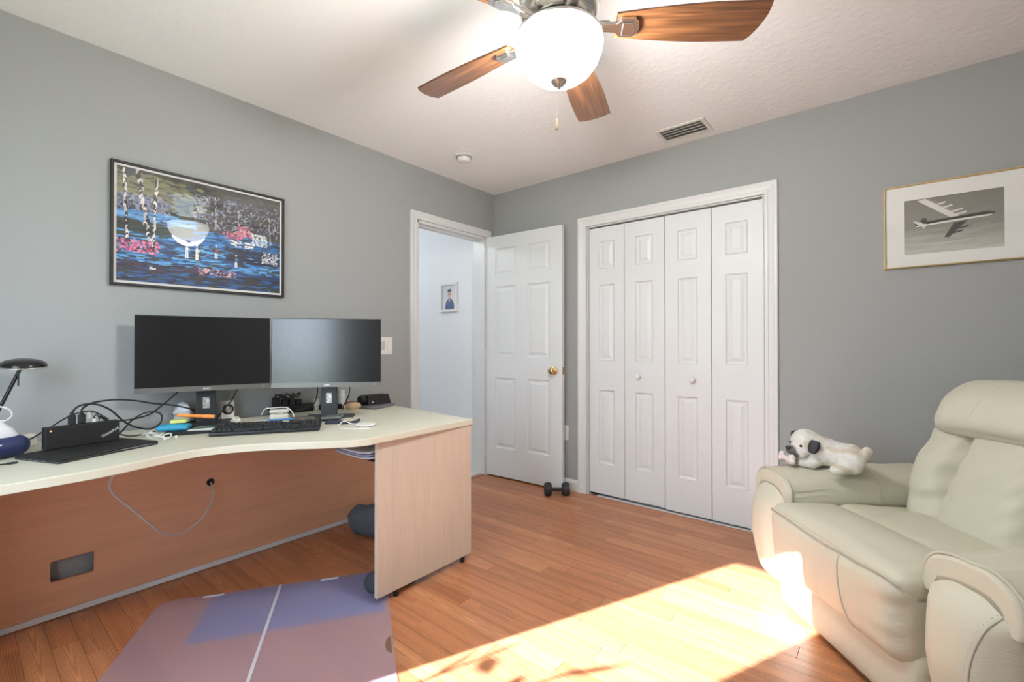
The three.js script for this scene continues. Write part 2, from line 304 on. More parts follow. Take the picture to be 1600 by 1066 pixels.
// ---------------------------------------------------------------- outside the window: what shades the sun and fills the view
struct('ground', uvBox(box(-14, 18, -0.4, -0.2, ZR + 0.17, 30)), M([0.20, 0.22, 0.13], 0.95));
one('added_sun_blocker', merge([uvBox(box(0.0, 0.73, 0, 3.4, 0, 0.3)), uvBox(box(-0.04, 0.77, 3.4, 3.5, -0.04, 0.34))]), M([0.62, 0.58, 0.50], 0.9), 'unseen cream pier added outside the window to cut the sunlight', 'pier', [0.885, -0.2, 4.6]);  // added sun blocker: its shadow sets the right edge of the floor patch
{
  const s = thing('garden_shrub', 'leafy shrub growing outside under the window', 'shrub', [0.72, -0.2, 4.15]);
  const leafG = extr([[0, 0], [0.018, 0.03], [0.02, 0.07], [0.008, 0.11], [0, 0.125], [-0.008, 0.11], [-0.02, 0.07], [-0.018, 0.03]], 0.0008).toNonIndexed();
  const twigs = [], leaves = [];
  for (let k = 0; k < 9; k++) {
    const a = rnd() * 6.28, lean = 0.08 + rnd() * 0.3, h = 1.05 + rnd() * 0.75, top = V(Math.cos(a) * lean, h, Math.sin(a) * lean * 0.6);
    twigs.push(tube([[0.02 * Math.cos(a), 0, 0.02 * Math.sin(a)], [top.x * 0.35, h * 0.5, top.z * 0.35], [top.x, top.y, top.z]], 0.006, 6));
    for (let i = 0; i < 16; i++) {
      const t = 0.25 + 0.75 * rnd(), p = V(top.x * t * t, h * t, top.z * t * t);
      leaves.push(leafG.clone().scale(0.6 + rnd() * 0.7, 0.6 + rnd() * 0.6, 1).rotateX(rnd() * 2 - 1).rotateZ(rnd() * 4.4 - 2.2).rotateY(rnd() * 6.28).translate(p.x, p.y, p.z));
    }
  }
  mesh('stems', merge(twigs), M([0.12, 0.08, 0.05], 0.9), s);
  const f = mesh('foliage', merge(leaves), M([0.08, 0.16, 0.04], 0.6), s); f.userData.kind = 'stuff';
}

// ---------------------------------------------------------------- ceiling fan with its light, over the middle of the room
{
  const FX = 1.862, FZ = 1.78, YB = 2.155;
  const fan = thing('ceiling_fan', 'five blade wooden ceiling fan with frosted bowl light', 'ceiling fan', [FX, H, FZ]);
  const y = (v) => v - H;
  mesh('canopy', lathe([[0, y(2.44)], [0.082, y(2.44)], [0.085, y(2.43)], [0.078, y(2.395)], [0.06, y(2.372)], [0, y(2.37)]]), chrome, fan);
  mesh('motor_housing', lathe([[0.05, y(2.375)], [0.09, y(2.372)], [0.125, y(2.345)], [0.135, y(2.32)], [0.130, y(2.30)], [0.134, y(2.285)], [0.134, y(2.235)], [0.128, y(2.228)], [0.132, y(2.22)], [0.12, y(2.19)], [0.10, y(2.178)], [0, y(2.176)]], 64), chrome, fan);
  mesh('light_fitter', lathe([[0.0, y(2.178)], [0.088, y(2.178)], [0.092, y(2.168)], [0.082, y(2.158)], [0.10, y(2.150)], [0.126, y(2.142)], [0.138, y(2.138)], [0.139, y(2.128)], [0.12, y(2.126)], [0, y(2.126)]], 64), chrome, fan);
  const glow = M([0.9, 0.9, 0.86], 0.35, { emissive: lin(0.98, 1.0, 0.93), emissiveIntensity: 3.6 });
  const bowl = [[0.135, 2.134], [0.143, 2.122], [0.145, 2.105], [0.140, 2.08], [0.128, 2.05], [0.108, 2.022], [0.08, 2.0], [0.045, 1.988], [0.0, 1.985]];
  mesh('glass_bowl_light', lathe(bowl.map(([r, v]) => [r, y(v)]).reverse(), 64), glow, fan);
  mesh('finial', lathe([[0, y(1.962)], [0.006, y(1.963)], [0.0065, y(1.972)], [0.02, y(1.978)], [0.028, y(1.988)], [0.0285, y(1.994)], [0, y(1.997)]].reverse().map((p) => p), 32), nickel, fan);
  mesh('pull_chain', merge(Array.from({ length: 44 }, (_, i) => sph(0.0013, -0.012, y(1.978 - i * 0.0025), -0.004, 6))), nickel, fan);
  mesh('chain_fob', lathe([[0, 0], [0.004, 0.001], [0.0052, 0.006], [0.0045, 0.03], [0.003, 0.036], [0, 0.037]].map(([r, v]) => [r, v]), 16).translate(-0.012, y(1.832), -0.004), M([0.45, 0.36, 0.22], 0.3, { metalness: 0.7 }), fan);
  const bladeTex = dataTex(1024, 256, (u, v) => { const b = 0.78 + 0.30 * (vnoise(u * 5, v * 26) - 0.5) + 0.22 * (vnoise(u * 9, v * 90) - 0.5) + 0.12 * (vnoise(u * 2, v * 6) - 0.5); return [b, b * 0.97, b * 0.93]; }, true);
  const bladeMat = M([0.31, 0.14, 0.062], 0.32, { map: bladeTex, clearcoat: 0.3, clearcoatRoughness: 0.2 });
  const outline = [];
  for (let i = 0; i <= 10; i++) { const t = i / 10; outline.push([0.185 + 0.44 * t, -(0.045 + 0.027 * Math.sin(Math.min(1, t * 1.25) * Math.PI / 2))]); }
  for (let i = 1; i <= 8; i++) { const t = i / 8; outline.push([0.625 + 0.037 * Math.sin(t * Math.PI * 0.62 + 0.15), -0.072 + 0.144 * t]); }
  for (let i = 10; i >= 0; i--) { const t = i / 10; outline.push([0.185 + 0.455 * t * 0.98, 0.045 + 0.027 * Math.sin(Math.min(1, t * 1.25) * Math.PI / 2)]); }
  const bladeG = extr(outline, 0.005, 0.0012, 1).rotateX(Math.PI / 2);
  { const p = bladeG.attributes.position, uv = bladeG.attributes.uv; for (let i = 0; i < p.count; i++) uv.setXY(i, p.getX(i) / 0.7, p.getZ(i) / 0.17 + 0.5); }
  const ironG = merge([
    extr([[0.10, -0.018], [0.15, -0.014], [0.185, -0.018], [0.20, -0.034], [0.245, -0.034], [0.258, -0.022], [0.262, 0], [0.258, 0.022], [0.245, 0.034], [0.20, 0.034], [0.185, 0.018], [0.15, 0.014], [0.10, 0.018]], 0.007, 0.003, 2).rotateX(Math.PI / 2).translate(0, -0.007, 0),
    extr([[0.205, -0.022], [0.24, -0.022], [0.248, 0], [0.24, 0.022], [0.205, 0.022]], 0.006, 0.0025, 2).rotateX(Math.PI / 2).translate(0, -0.015, 0),
    new THREE.CylinderGeometry(0.012, 0.014, 0.07, 16).rotateZ(Math.PI / 2).translate(0.13, -0.002, 0)]);
  for (let k = 0; k < 5; k++) {
    const b = new THREE.Group(); b.name = 'blade'; fan.add(b);
    b.position.y = y(YB) + 0.016; b.rotation.y = (36.9 + 72 * k) * Math.PI / 180;
    const bl = mesh('blade_board', bladeG, bladeMat, b); bl.rotation.x = -0.22;
    const ir = mesh('blade_iron', ironG, chrome, b); ir.rotation.x = -0.22;
  }
  const lamp = new THREE.PointLight(new THREE.Color(0.98, 0.97, 0.94), 6.2); lamp.name = 'fan_lamp'; lamp.position.set(FX, 2.07, FZ); lamp.castShadow = true; lamp.shadow.radius = 6; scene.add(lamp);
}
// unseen fill light, added to brighten the hall beyond the doorway
{
  const l = thing('added_hall_light', 'unseen round fill light added to brighten the hall beyond the doorway', 'light', [-1.1, H, 1.2]);
  mesh('light_base', cyl(0.15, 0.15, 0.02, 0, -0.01, 0), whitePlastic, l);
  mesh('light_diffuser', lathe([[0, -0.085], [0.06, -0.08], [0.11, -0.06], [0.135, -0.02]], 40), M([0.9, 0.9, 0.9], 0.4, { emissive: lin(0.9, 0.95, 1), emissiveIntensity: 6 }), l);
  const p = new THREE.PointLight(new THREE.Color(0.86, 0.93, 1.0), 2.6); p.name = 'hall_fill_light'; p.position.set(-1.1, H - 0.05, 1.2); p.castShadow = true; p.shadow.radius = 4; scene.add(p);
}
// air vent and smoke detector
{
  const v = thing('air_vent', 'white ceiling air vent with dark louvres above the closet', 'vent', [1.722, H, 0.185]);
  const w = 0.30, d = 0.20;
  mesh('frame', extr(rectPts(-w / 2, w / 2, -d / 2, d / 2), 0.004, 0.002, 1, [[[-0.125, -0.075], [-0.125, 0.075], [0.125, 0.075], [0.125, -0.075]]]).rotateX(Math.PI / 2), whitePlastic, v);
  mesh('duct', box(-0.125, 0.125, -0.002, -0.0005, -0.075, 0.075), M([0.2, 0.2, 0.2], 0.8), v);
  for (let k = 0; k < 4; k++) mesh('louvre', extr([[0, 0], [0.03, -0.010], [0.031, -0.009], [0.001, 0.0012]], 0.25).translate(0, 0, -0.125).rotateY(-Math.PI / 2).translate(0, -0.003, -0.072 + k * 0.037), M([0.62, 0.62, 0.6], 0.5), v);
  const s = thing('smoke_detector', 'round white smoke detector on the ceiling near the corner', 'smoke detector', [0.405, H, 0.775]);
  mesh('base', lathe([[0, -0.012], [0.058, -0.012], [0.062, -0.006], [0.062, 0], [0, 0]].map((p) => p), 48), whitePlastic, s);
  mesh('cover', lathe([[0, -0.045], [0.03, -0.045], [0.042, -0.040], [0.046, -0.028], [0.050, -0.0135], [0.0, -0.0125]], 48), whitePlastic, s);
  mesh('vent_slots', merge(Array.from({ length: 16 }, (_, i) => box(-0.006, 0.006, -0.02, -0.016, 0.047, 0.051).rotateY(i * Math.PI / 8))), M([0.25, 0.25, 0.25], 0.7), s);
}

// ---------------------------------------------------------------- desk
const DESK_Y = 0.73;
{
  const P = [0.5, 0, 2.2], desk = thing('desk', 'wave shaped office desk with cream top and maple panels', 'desk', P);
  const put = (name, g, m, parent = desk) => mesh(name, g.translate(-P[0], -P[1], -P[2]), m, parent);
  const maple = M([0.66, 0.555, 0.46], 0.42, { map: rep(woodGrain, 1 / 0.6, 1 / 0.6) }), mapleDark = M([0.80, 0.425, 0.255], 0.42, { map: rep(woodGrain, 1 / 0.6, 1 / 0.6) });
  const cream = M([0.635, 0.62, 0.505], 0.38, { bumpMap: rep(peel, 4, 4), bumpScale: 0.00008 });
  const curve = new THREE.CatmullRomCurve3([[0.79, 3.3], [0.793, 3.1], [0.792, 2.95], [0.782, 2.76], [0.763, 2.673], [0.733, 2.58], [0.707, 2.48], [0.718, 2.397], [0.771, 2.28], [0.845, 2.189], [0.926, 2.099], [1.008, 1.99], [1.026, 1.93]].map(([x, z]) => V(x, 0, z)), false, 'centripetal').getPoints(44).map((p) => [p.x, p.z]);
  const top = [...curve, [1.022, 1.895], [1.004, 1.303], [0.03, 1.21], [0.03, 3.3]];
  put('desktop', uvBox(extr(top, 0.023, 0.003, 2).rotateX(Math.PI / 2).translate(0, DESK_Y - 0.003, 0)), cream);
  put('end_panel', uvBox(extr(rectPts(1.308, 1.880, 0.030, 0.703), 0.019, 0.0015, 1).rotateY(-Math.PI / 2).translate(0.998, 0, 0), true), maple);
  for (const z of [1.36, 1.775]) put('glide', cyl(0.012, 0.012, 0.030, 0.987, 0.0152, z, 16), black);
  put('end_panel', uvBox(box(0.04, 0.74, 0.012, 0.703, 3.24, 3.259), true), maple);
  put('modesty_panel', uvBox(extr(rectPts(1.24, 3.24, 0.027, 0.703), 0.014, 0.001, 1, [roundRect(2.648, 2.781, 0.150, 0.235, 0.008).reverse()]).rotateY(-Math.PI / 2).translate(0.055, 0, 0)), mapleDark);
  put('bottom_rail', box(0.042, 0.060, 0.004, 0.0265, 1.24, 3.24), trimPaint);
  put('grommet', new THREE.TorusGeometry(0.014, 0.004, 10, 28).rotateY(Math.PI / 2).translate(0.056, 0.430, 2.210), black);
  put('grommet', cyl(0.012, 0.012, 0.002, 0, 0, 0, 24).rotateZ(Math.PI / 2).translate(0.0565, 0.430, 2.210), M([0.02, 0.02, 0.02], 0.9));
  put('bracket', box(0.056, 0.09, 0.62, 0.703, 1.55, 1.58), M([0.1, 0.1, 0.1], 0.5));
}

// ---------------------------------------------------------------- recliner in the corner
{
  const grain = dataTex(512, 512, (u, v) => { const a = Math.abs(vnoise(u * 60, v * 60, 60, 60) - 0.5) * 2, b = Math.abs(vnoise(u * 26 + 7, v * 26, 26, 26) - 0.5) * 2, c = vnoise(u * 7, v * 9, 7, 9); return 0.45 * step(0, 0.25, a) + 0.25 * step(0, 0.3, b) + 0.3 * c; });
  const leather = M([0.575, 0.552, 0.44], 0.5, { bumpMap: rep(grain, 1 / 0.35, 1 / 0.35), bumpScale: 0.0004 });
  const thread = M([0.62, 0.58, 0.48], 0.6);
  const r = thing('recliner', 'cream leather recliner armchair set diagonally in the corner', 'armchair', [2.885, 0, 0.7637], -50 * Math.PI / 180);
  const onFront = (g, x, y) => { const m = new THREE.Mesh(g, new THREE.MeshBasicMaterial({ side: THREE.DoubleSide })), h = new THREE.Raycaster(V(x, y, 2), V(0, 0, -1)).intersectObject(m); return h.length ? h[0].point.z : 0; };
  const fold = (q, a, kx, ky, kz) => (vnoise(q.x * kx + 11, q.y * ky + q.z * kz + 5) - 0.5) * a;
  mesh('base', merge([rbox(0.66, 0.15, 0.60, 0.03, -0.015, 0.10, 0.085), rbox(1.02, 0.10, 0.70, 0.02, -0.01, 0.07, -0.08)]), leather, r);
  mesh('front_skirt', cushion(0.68, 0.22, 0.10, { r: 0.04, puff: [0, 0, 0.008], warp: (q) => { q.x -= 0.02; q.y += 0.125; q.z += 0.388; q.z += fold(q, 0.006, 6, 5, 0); } }), leather, r);
  // foot rest: hangs in front, its top running on into the seat
  const foot = mesh('footrest', cushion(0.66, 0.275, 0.15, { r: 0.055, puff: [0, 0.0, 0.02], seg: [48, 24, 12], warp: (q, s) => {
    q.x -= 0.02; q.z += 0.395 + 0.022 * (s.y + 1) * 0.5; q.y += 0.308;
    if (s.z > 0) q.z -= 0.008 * Math.exp(-((q.x + 0.02 - (q.y - 0.3) * 0.12) ** 2) / 0.00005);
    q.z += fold(q, 0.012, 9, 3, 2) * (s.z > 0 ? 1 : 0) + (s.x > 0.6 && s.z > 0 ? fold(q, 0.05, 5, 30, 3) * (s.x - 0.6) : 0);
  } }), leather, r);
  mesh('leg_pad', cushion(0.66, 0.13, 0.30, { r: 0.05, puff: [0, 0.022, 0], seg: [36, 10, 20], warp: (q, s) => { q.x -= 0.02; q.y += 0.385 + 0.008 * s.z; q.z += 0.335; q.y += fold(q, 0.012, 8, 2, 7) + (s.x > 0.55 ? fold(q, 0.03, 22, 2, 9) * (s.x - 0.55) : 0); } }), leather, r);
  mesh('seat', cushion(0.66, 0.16, 0.40, { r: 0.05, puff: [0, 0.03, 0], seg: [36, 10, 26], warp: (q, s) => { q.x -= 0.02; q.y += 0.362 - 0.02 * (1 - s.z) * 0.5; q.z += 0.02; q.y += fold(q, 0.010, 6, 2, 8); if (s.y > 0.5) q.y -= 0.012 * Math.exp(-((Math.abs(q.x + 0.02) - 0.17 - 0.5 * (0.1 - q.z) * 0.5) ** 2) / 0.00012); } }), leather, r);
  const pipe = (pts, rad = 0.0035) => mesh('piping', tube(pts, rad, 8, pts.length * 10), leather, r);
  pipe([[-0.345, 0.39, 0.455], [-0.325, 0.426, 0.482], [-0.2, 0.438, 0.497], [0, 0.440, 0.502], [0.15, 0.439, 0.499], [0.27, 0.434, 0.487], [0.305, 0.418, 0.47]], 0.004);
  pipe([0.425, 0.40, 0.36, 0.32, 0.28, 0.24, 0.205, 0.185].map((y, i) => { const x = 0.092 + 0.0022 * i * i * 0.35; return [x, y, onFront(foot.geometry, x, y) + 0.0005]; }), 0.0035);
  // arms: a body with a rolled front, and a saddle pad draped over it
  const loop = new THREE.CatmullRomCurve3([[-0.132, 0.43], [-0.136, 0.475], [-0.118, 0.528], [-0.065, 0.558], [0.0, 0.566], [0.065, 0.558], [0.118, 0.528], [0.136, 0.475], [0.132, 0.43], [0.112, 0.432], [0.095, 0.49], [0.0, 0.515], [-0.095, 0.49], [-0.112, 0.432]].map(([x, y]) => V(x, y, 0)), true, 'centripetal').getPoints(72).slice(0, 72);
  for (const s of [-1, 1]) {
    const cx = s > 0 ? 0.437 : -0.464, back = s > 0 ? -0.40 : -0.34;
    const body = mesh('arm', cushion(0.245, 0.515, 0.88, { r: 0.10, puff: [0.008, 0, 0.016], seg: [18, 28, 40], warp: (q, t) => {
      q.x += cx; q.y += 0.283; q.z += 0.004;
      const f = Math.max(0, q.z - 0.27) / 0.16; q.y -= 0.045 * f * f * Math.max(0, t.y);
      q.z += (t.z > 0 ? 1 : 0) * (0.012 * (1 - t.y * t.y) - 0.035 * Math.max(0, -t.y));
      q.x += fold(q, 0.005, 4, 5, 6);
    } }), leather, r);
    const zs = [[back, 0.55], [back + 0.012, 0.82], [back + 0.04, 0.97], ...Array.from({ length: 34 }, (_, i) => [back + 0.06 + (0.345 - back - 0.06) * i / 33, 1]), [0.362, 1.0], [0.378, 0.995], [0.391, 0.98], [0.400, 0.955], [0.406, 0.92], [0.407, 0.86]];
    const rings = zs.map(([z, k]) => loop.map((p, i) => {
      const g = step(0.19, 0.32, z) * (1 - step(0.38, 0.40, z)), ang = i / 72 * 6.283, drop = 0.012 * step(0.15, 0.38, z) ** 2;
      let x = p.x * k, y = 0.475 + (p.y - 0.475) * k - drop;
      const rip = g * 0.005 * Math.sin(ang * 30) * (p.y > 0.46 ? 1 : 0.3);
      x += rip * Math.cos(ang); y += rip + (vnoise(p.x * 18 + 4, z * 13 + s) - 0.5) * 0.008 * k;
      y += -0.006 * Math.exp(-((z - 0.02) ** 2) / 0.0003) + 0.006 * Math.exp(-((z - 0.10) ** 2) / 0.02);
      return [cx + x, y, z];
    }));
    const pad = skin(rings.map((q) => q.slice().reverse()), { smooth: true }); 
    { const p = pad.attributes.position, uv = new Float32Array(p.count * 2); for (let i = 0; i < p.count; i++) { uv[2 * i] = p.getX(i) + p.getY(i); uv[2 * i + 1] = p.getZ(i); } pad.setAttribute('uv', new THREE.BufferAttribute(uv, 2)); }
    mesh('arm_pad', pad, leather, r);
    const over = (ring, n0, n1, grow, dz) => { const out = []; for (let i = n0; i <= n1; i += 2) { const [x, y, z] = ring[(i + 72) % 72]; out.push([cx + (x - cx) * grow, 0.475 + (y - 0.475) * grow, z + dz]); } return out; };
    if (s > 0) { const seam = Array.from({ length: 46 }, (_, i) => { const y = 0.04 + 0.42 * i / 45, x = 0.492 + 0.9 * Math.max(0, y - 0.27) ** 2; return [x, y, onFront(body.geometry, x, y)]; }); pipe(seam.filter((_, i) => i % 3 === 0), 0.003); mesh('stitching', merge(seam.map(([x, y, z]) => rbox(0.0025, 0.005, 0.002, 0.0008, x - 0.009, y, onFront(body.geometry, x - 0.009, y), 1))), thread, r); }
    pipe(over(rings[18], 1, 40, 1.005, 0), 0.003);
    pipe(over(rings[rings.length - 4], 1, 40, 1.03, 0.002), 0.005);
  }
  // back: leans away from the seat; two wings, a middle panel and the head roll
  const lean = (q) => { q.x += 0.012; q.z -= 0.46 * (q.y - 0.44); };
  mesh('back_shell', cushion(0.66, 0.70, 0.12, { r: 0.05, seg: [16, 20, 6], warp: (q) => { q.y += 0.50; q.z -= 0.20; lean(q); } }), leather, r);
  for (const s of [-1, 1]) mesh('back_wing', cushion(0.20, 0.45, 0.19, { r: 0.075, puff: [0.0, 0, 0.03], seg: [20, 34, 14], warp: (q, t) => {
    q.x += s * 0.226 - s * 0.03 * Math.max(0, -t.y) + s * 0.022 * (1 - t.y * t.y); q.y += 0.612; q.z += -0.128;
    if (t.z > 0) q.z += fold(q, 0.03, 5, 18, 0) + 0.008 * Math.sin((q.y + q.x * s * 0.5) * 70) * step(0.1, 0.8, -t.x * s) * (1 - t.y * t.y); lean(q);
  } }), leather, r);
  mesh('back_cushion', cushion(0.315, 0.46, 0.20, { r: 0.075, puff: [0, 0, 0.035], seg: [28, 34, 12], warp: (q, t) => { q.x *= 1 + 0.10 * Math.max(0, -t.y); q.y += 0.60; q.z += -0.118; if (t.z > 0) q.z += fold(q, 0.016, 6, 12, 0) + 0.005 * Math.sin((q.y - Math.abs(q.x) * 0.8) * 80) * step(0.3, 0.9, Math.abs(t.x)) * (1 - t.y * t.y); lean(q); } }), leather, r);
  const head = mesh('headrest', cushion(0.585, 0.215, 0.24, { r: 0.085, puff: [0.012, 0.004, 0.022], seg: [44, 20, 16], warp: (q, t) => { q.y += 0.872; q.z += -0.075; q.y -= 0.012 * Math.abs(t.x) ** 4; if (t.z > 0 || t.y > 0) q.z += fold(q, 0.012, 7, 7, 3); lean(q); } }), leather, r);
  for (const s of [-1, 1]) mesh('stitching', merge(Array.from({ length: 26 }, (_, i) => { const t = i / 25, y = 0.775 + 0.195 * t, x = 0.012 + s * (0.075 + 0.05 * (1 - t) ** 2); return rbox(0.003, 0.005, 0.002, 0.0008, x, y, onFront(head.geometry, x, y), 1); })), thread, r);
}

// ---------------------------------------------------------------- pictures on the walls
function stroke(c, x, y, w, h, col, a = 0) { c.save(); c.translate(x, y); c.rotate(a); c.fillStyle = col; c.beginPath(); c.ellipse(0, 0, w, h, 0, 0, 6.3); c.fill(); c.restore(); }
const pick = (list) => list[Math.floor(rnd() * list.length)];
const golfPrint = canvasTex(1024, 736, (c, w, h) => {
  seed = 91;
  c.fillStyle = '#34352c'; c.fillRect(0, 0, w, h);
  const dab = (n, x0, x1, y0, y1, cols, sw, sh, a = 0.5) => { for (let i = 0; i < n; i++) stroke(c, lerp(x0, x1, rnd()) * w, lerp(y0, y1, rnd()) * h, sw * (0.4 + rnd()), sh * (0.4 + rnd()), pick(cols), (rnd() - 0.5) * a); };
  dab(500, 0, 1, 0, 0.42, ['#2a2c26', '#3a3d33', '#47483a', '#23262a', '#31363f'], 34, 12, 2);
  dab(150, 0.0, 0.48, 0.04, 0.32, ['#6f6c4c', '#7d7a5a', '#5d5f49', '#83825f'], 44, 10, 0.8);
  dab(170, 0.3, 0.48, 0.14, 0.34, ['#8f9a9c', '#7c8c9c', '#a7aca3'], 26, 7, 1);
  dab(520, 0.42, 1, 0.1, 0.42, ['#8e93a8', '#6f7892', '#aab0bf', '#4a5068', '#5b6280', '#2b2e33'], 11, 5, 3);
  dab(240, 0, 0.28, 0.22, 0.40, ['#5a6b92', '#7784a6', '#8f97ae', '#3b4566'], 12, 6, 3);
  dab(150, 0, 0.42, 0.37, 0.47, ['#3f86c4', '#4f95cf', '#2f6fae', '#6aa7d6'], 40, 7, 0.15);
  dab(130, 0, 0.5, 0.46, 0.58, ['#24302f', '#2c3a34', '#36433a', '#1f2a33'], 46, 9, 0.2);
  dab(700, 0, 1, 0.55, 0.84, ['#2f77bd', '#3a86cc', '#1d4f8e', '#5aa3dc', '#173a6c', '#2c4f7e', '#63aee0'], 34, 5, 0.25);
  dab(260, 0.42, 1, 0.45, 0.6, ['#2f77bd', '#4a93d3', '#27588f', '#1c3d66'], 34, 5, 0.2);
  dab(150, 0.62, 1, 0.58, 0.72, ['#151d31', '#1c2741', '#24324f'], 30, 7, 0.2);
  dab(320, 0, 1, 0.83, 1, ['#10234d', '#173467', '#22508c', '#0d1a38', '#2f68a8'], 40, 5, 0.1);
  dab(60, 0, 0.5, 0.83, 0.9, ['#20202e', '#30243c', '#473050'], 34, 5, 0.1);
  for (const [x, lean, top, bot, wd] of [[0.035, 0.02, 0.0, 0.64, 19], [0.105, 0.07, 0.02, 0.68, 26], [0.205, -0.02, 0.06, 0.70, 17], [0.55, 0, 0.12, 0.40, 8], [0.70, 0, 0.2, 0.44, 7], [0.92, 0.01, 0.22, 0.5, 7]])
    for (let i = 0; i < 46; i++) { const t = i / 45, y = lerp(top, bot, t); stroke(c, (x + lean * t) * w + (rnd() - 0.5) * wd * 0.7, y * h, wd * (0.2 + 0.25 * rnd()), 16, rnd() > 0.42 ? pick(['#d8d4cf', '#bdb9bd', '#e9e4de']) : '#1b1a1c', (rnd() - 0.5) * 0.4); }
  dab(170, 0, 0.22, 0.63, 0.74, ['#d9648c', '#e58aa6', '#b8406c', '#f0a7b8', '#3a2336'], 9, 6, 2);
  dab(60, 0.6, 0.73, 0.42, 0.49, ['#c56a82', '#d98c9c', '#a94f6c'], 10, 6, 2);
  dab(90, 0.70, 0.79, 0.34, 0.45, ['#d07f92', '#e2a1ac', '#b35d78'], 9, 6, 2);
  dab(110, 0.79, 0.90, 0.40, 0.52, ['#d9dce0', '#eef0f0', '#b9c2c8'], 9, 5, 2);
  dab(90, 0.87, 0.98, 0.58, 0.70, ['#c9cfd8', '#a8aebb', '#e1dfe4'], 8, 5, 2);
  dab(90, 0.45, 0.68, 0.82, 0.88, ['#d99aa6', '#c67f9a', '#e7c3bd', '#4d3d58'], 9, 4, 2);
  dab(40, 0.65, 0.82, 0.50, 0.56, ['#e8e6e2', '#f3f1ee'], 16, 4, 0.3);
  const figure = (x, y, s, topc, legc) => { c.fillStyle = legc; c.fillRect((x - 0.009) * w, y * h, 0.007 * w * s, 0.055 * h * s); c.fillRect((x + 0.001) * w, y * h, 0.007 * w * s, 0.055 * h * s); stroke(c, x * w, (y - 0.022 * s) * h, 8 * s, 20 * s, topc); stroke(c, (x + 0.012) * w, (y - 0.03) * h, 4, 11, topc, -0.6); stroke(c, x * w, (y - 0.062 * s) * h, 5.5 * s, 6.5 * s, '#b98f78'); stroke(c, x * w, (y - 0.07 * s) * h, 7 * s, 4 * s, '#f1efe8'); c.strokeStyle = '#22283a'; c.lineWidth = 2; c.beginPath(); c.moveTo((x + 0.016) * w, (y - 0.01) * h); c.lineTo((x + 0.022) * w, (y + 0.06 * s) * h); c.stroke(); };
  figure(0.375, 0.68, 1.1, '#efece4', '#f4f2ee'); figure(0.435, 0.685, 1.15, '#e9e6de', '#f4f2ee'); figure(0.555, 0.655, 1, '#b04a4c', '#efece8'); figure(0.685, 0.72, 1, '#3f79b0', '#f2f0ec');
  dab(20, 0.17, 0.2, 0.86, 0.88, ['#eceae6'], 5, 3, 1);
});
const planePrint = canvasTex(700, 540, (c, w, h) => {
  seed = 17;
  const g = c.createLinearGradient(0, 0, 0, h); g.addColorStop(0, '#7f7c74'); g.addColorStop(0.55, '#908d85'); g.addColorStop(1, '#c3c1ba'); c.fillStyle = g; c.fillRect(0, 0, w, h);
  for (let i = 0; i < 90; i++) { c.globalAlpha = 0.10; stroke(c, rnd() * w, h * (0.55 + 0.45 * rnd()), 60 + rnd() * 120, 5 + rnd() * 12, rnd() > 0.5 ? '#e0ded8' : '#8d8a83', -0.06); }
  for (let i = 0; i < 50; i++) { c.globalAlpha = 0.06; stroke(c, rnd() * w, h * 0.55 * rnd(), 80 + rnd() * 120, 5 + rnd() * 12, rnd() > 0.5 ? '#9d9a92' : '#6b6962', -0.06); }
  c.globalAlpha = 1;
  const poly = (col, pts) => { c.fillStyle = col; c.beginPath(); pts.forEach(([x, y], i) => (i ? c.lineTo(x * w, y * h) : c.moveTo(x * w, y * h))); c.fill(); };
  poly('#dddbd4', [[0.14, 0.03], [0.245, 0.0], [0.64, 0.385], [0.50, 0.42]]);
  poly('#98958d', [[0.215, 0.0], [0.245, 0.0], [0.64, 0.385], [0.585, 0.40]]);
  poly('#45423c', [[0.11, 0.44], [0.5, 0.40], [0.84, 0.37], [0.92, 0.40], [0.90, 0.43], [0.5, 0.46], [0.12, 0.49]]);
  poly('#e6e4de', [[0.12, 0.485], [0.5, 0.445], [0.90, 0.425], [0.86, 0.455], [0.5, 0.48], [0.13, 0.505]]);
  poly('#dedcd6', [[0.09, 0.40], [0.12, 0.40], [0.25, 0.475], [0.16, 0.49]]);
  poly('#4c4943', [[0.17, 0.39], [0.20, 0.35], [0.235, 0.36], [0.255, 0.46], [0.2, 0.46]]);
  poly('#c9c7c0', [[0.18, 0.5], [0.24, 0.495], [0.21, 0.56]]);
  poly('#4a4741', [[0.52, 0.50], [0.66, 0.48], [0.47, 0.75], [0.42, 0.74]]);
  for (const [x, y, l] of [[0.50, 0.18, 0.10], [0.43, 0.11, 0.08], [0.60, 0.27, 0.11], [0.64, 0.33, 0.10], [0.62, 0.52, 0.10], [0.66, 0.58, 0.09], [0.60, 0.65, 0.09]]) { poly(y < 0.4 ? '#e2e0da' : '#3f3d38', [[x - l, y + 0.02], [x, y - 0.01], [x + 0.01, y + 0.015], [x - l, y + 0.045]]); }
});
const portraitPrint = canvasTex(300, 380, (c, w, h) => {
  const g = c.createLinearGradient(0, 0, w, h); g.addColorStop(0, '#cfd8e0'); g.addColorStop(1, '#e6e2d8'); c.fillStyle = g; c.fillRect(0, 0, w, h);
  stroke(c, w * 0.55, h * 0.90, w * 0.34, h * 0.36, '#3c5484'); stroke(c, w * 0.52, h * 0.62, 18, 26, '#d9a893'); stroke(c, w * 0.52, h * 0.36, 42, 56, '#dcb09a'); stroke(c, w * 0.53, h * 0.22, 46, 28, '#4a4350');
  stroke(c, w * 0.46, h * 0.36, 12, 8, '#5b6070'); stroke(c, w * 0.59, h * 0.36, 12, 8, '#5b6070'); stroke(c, w * 0.52, h * 0.45, 12, 3, '#b56a66'); stroke(c, w * 0.5, h * 0.75, 8, 40, '#6b86b8');
});
const paneGlass = M([1, 1, 1], 0.02, { transmission: 1, thickness: 0, ior: 1.5 });
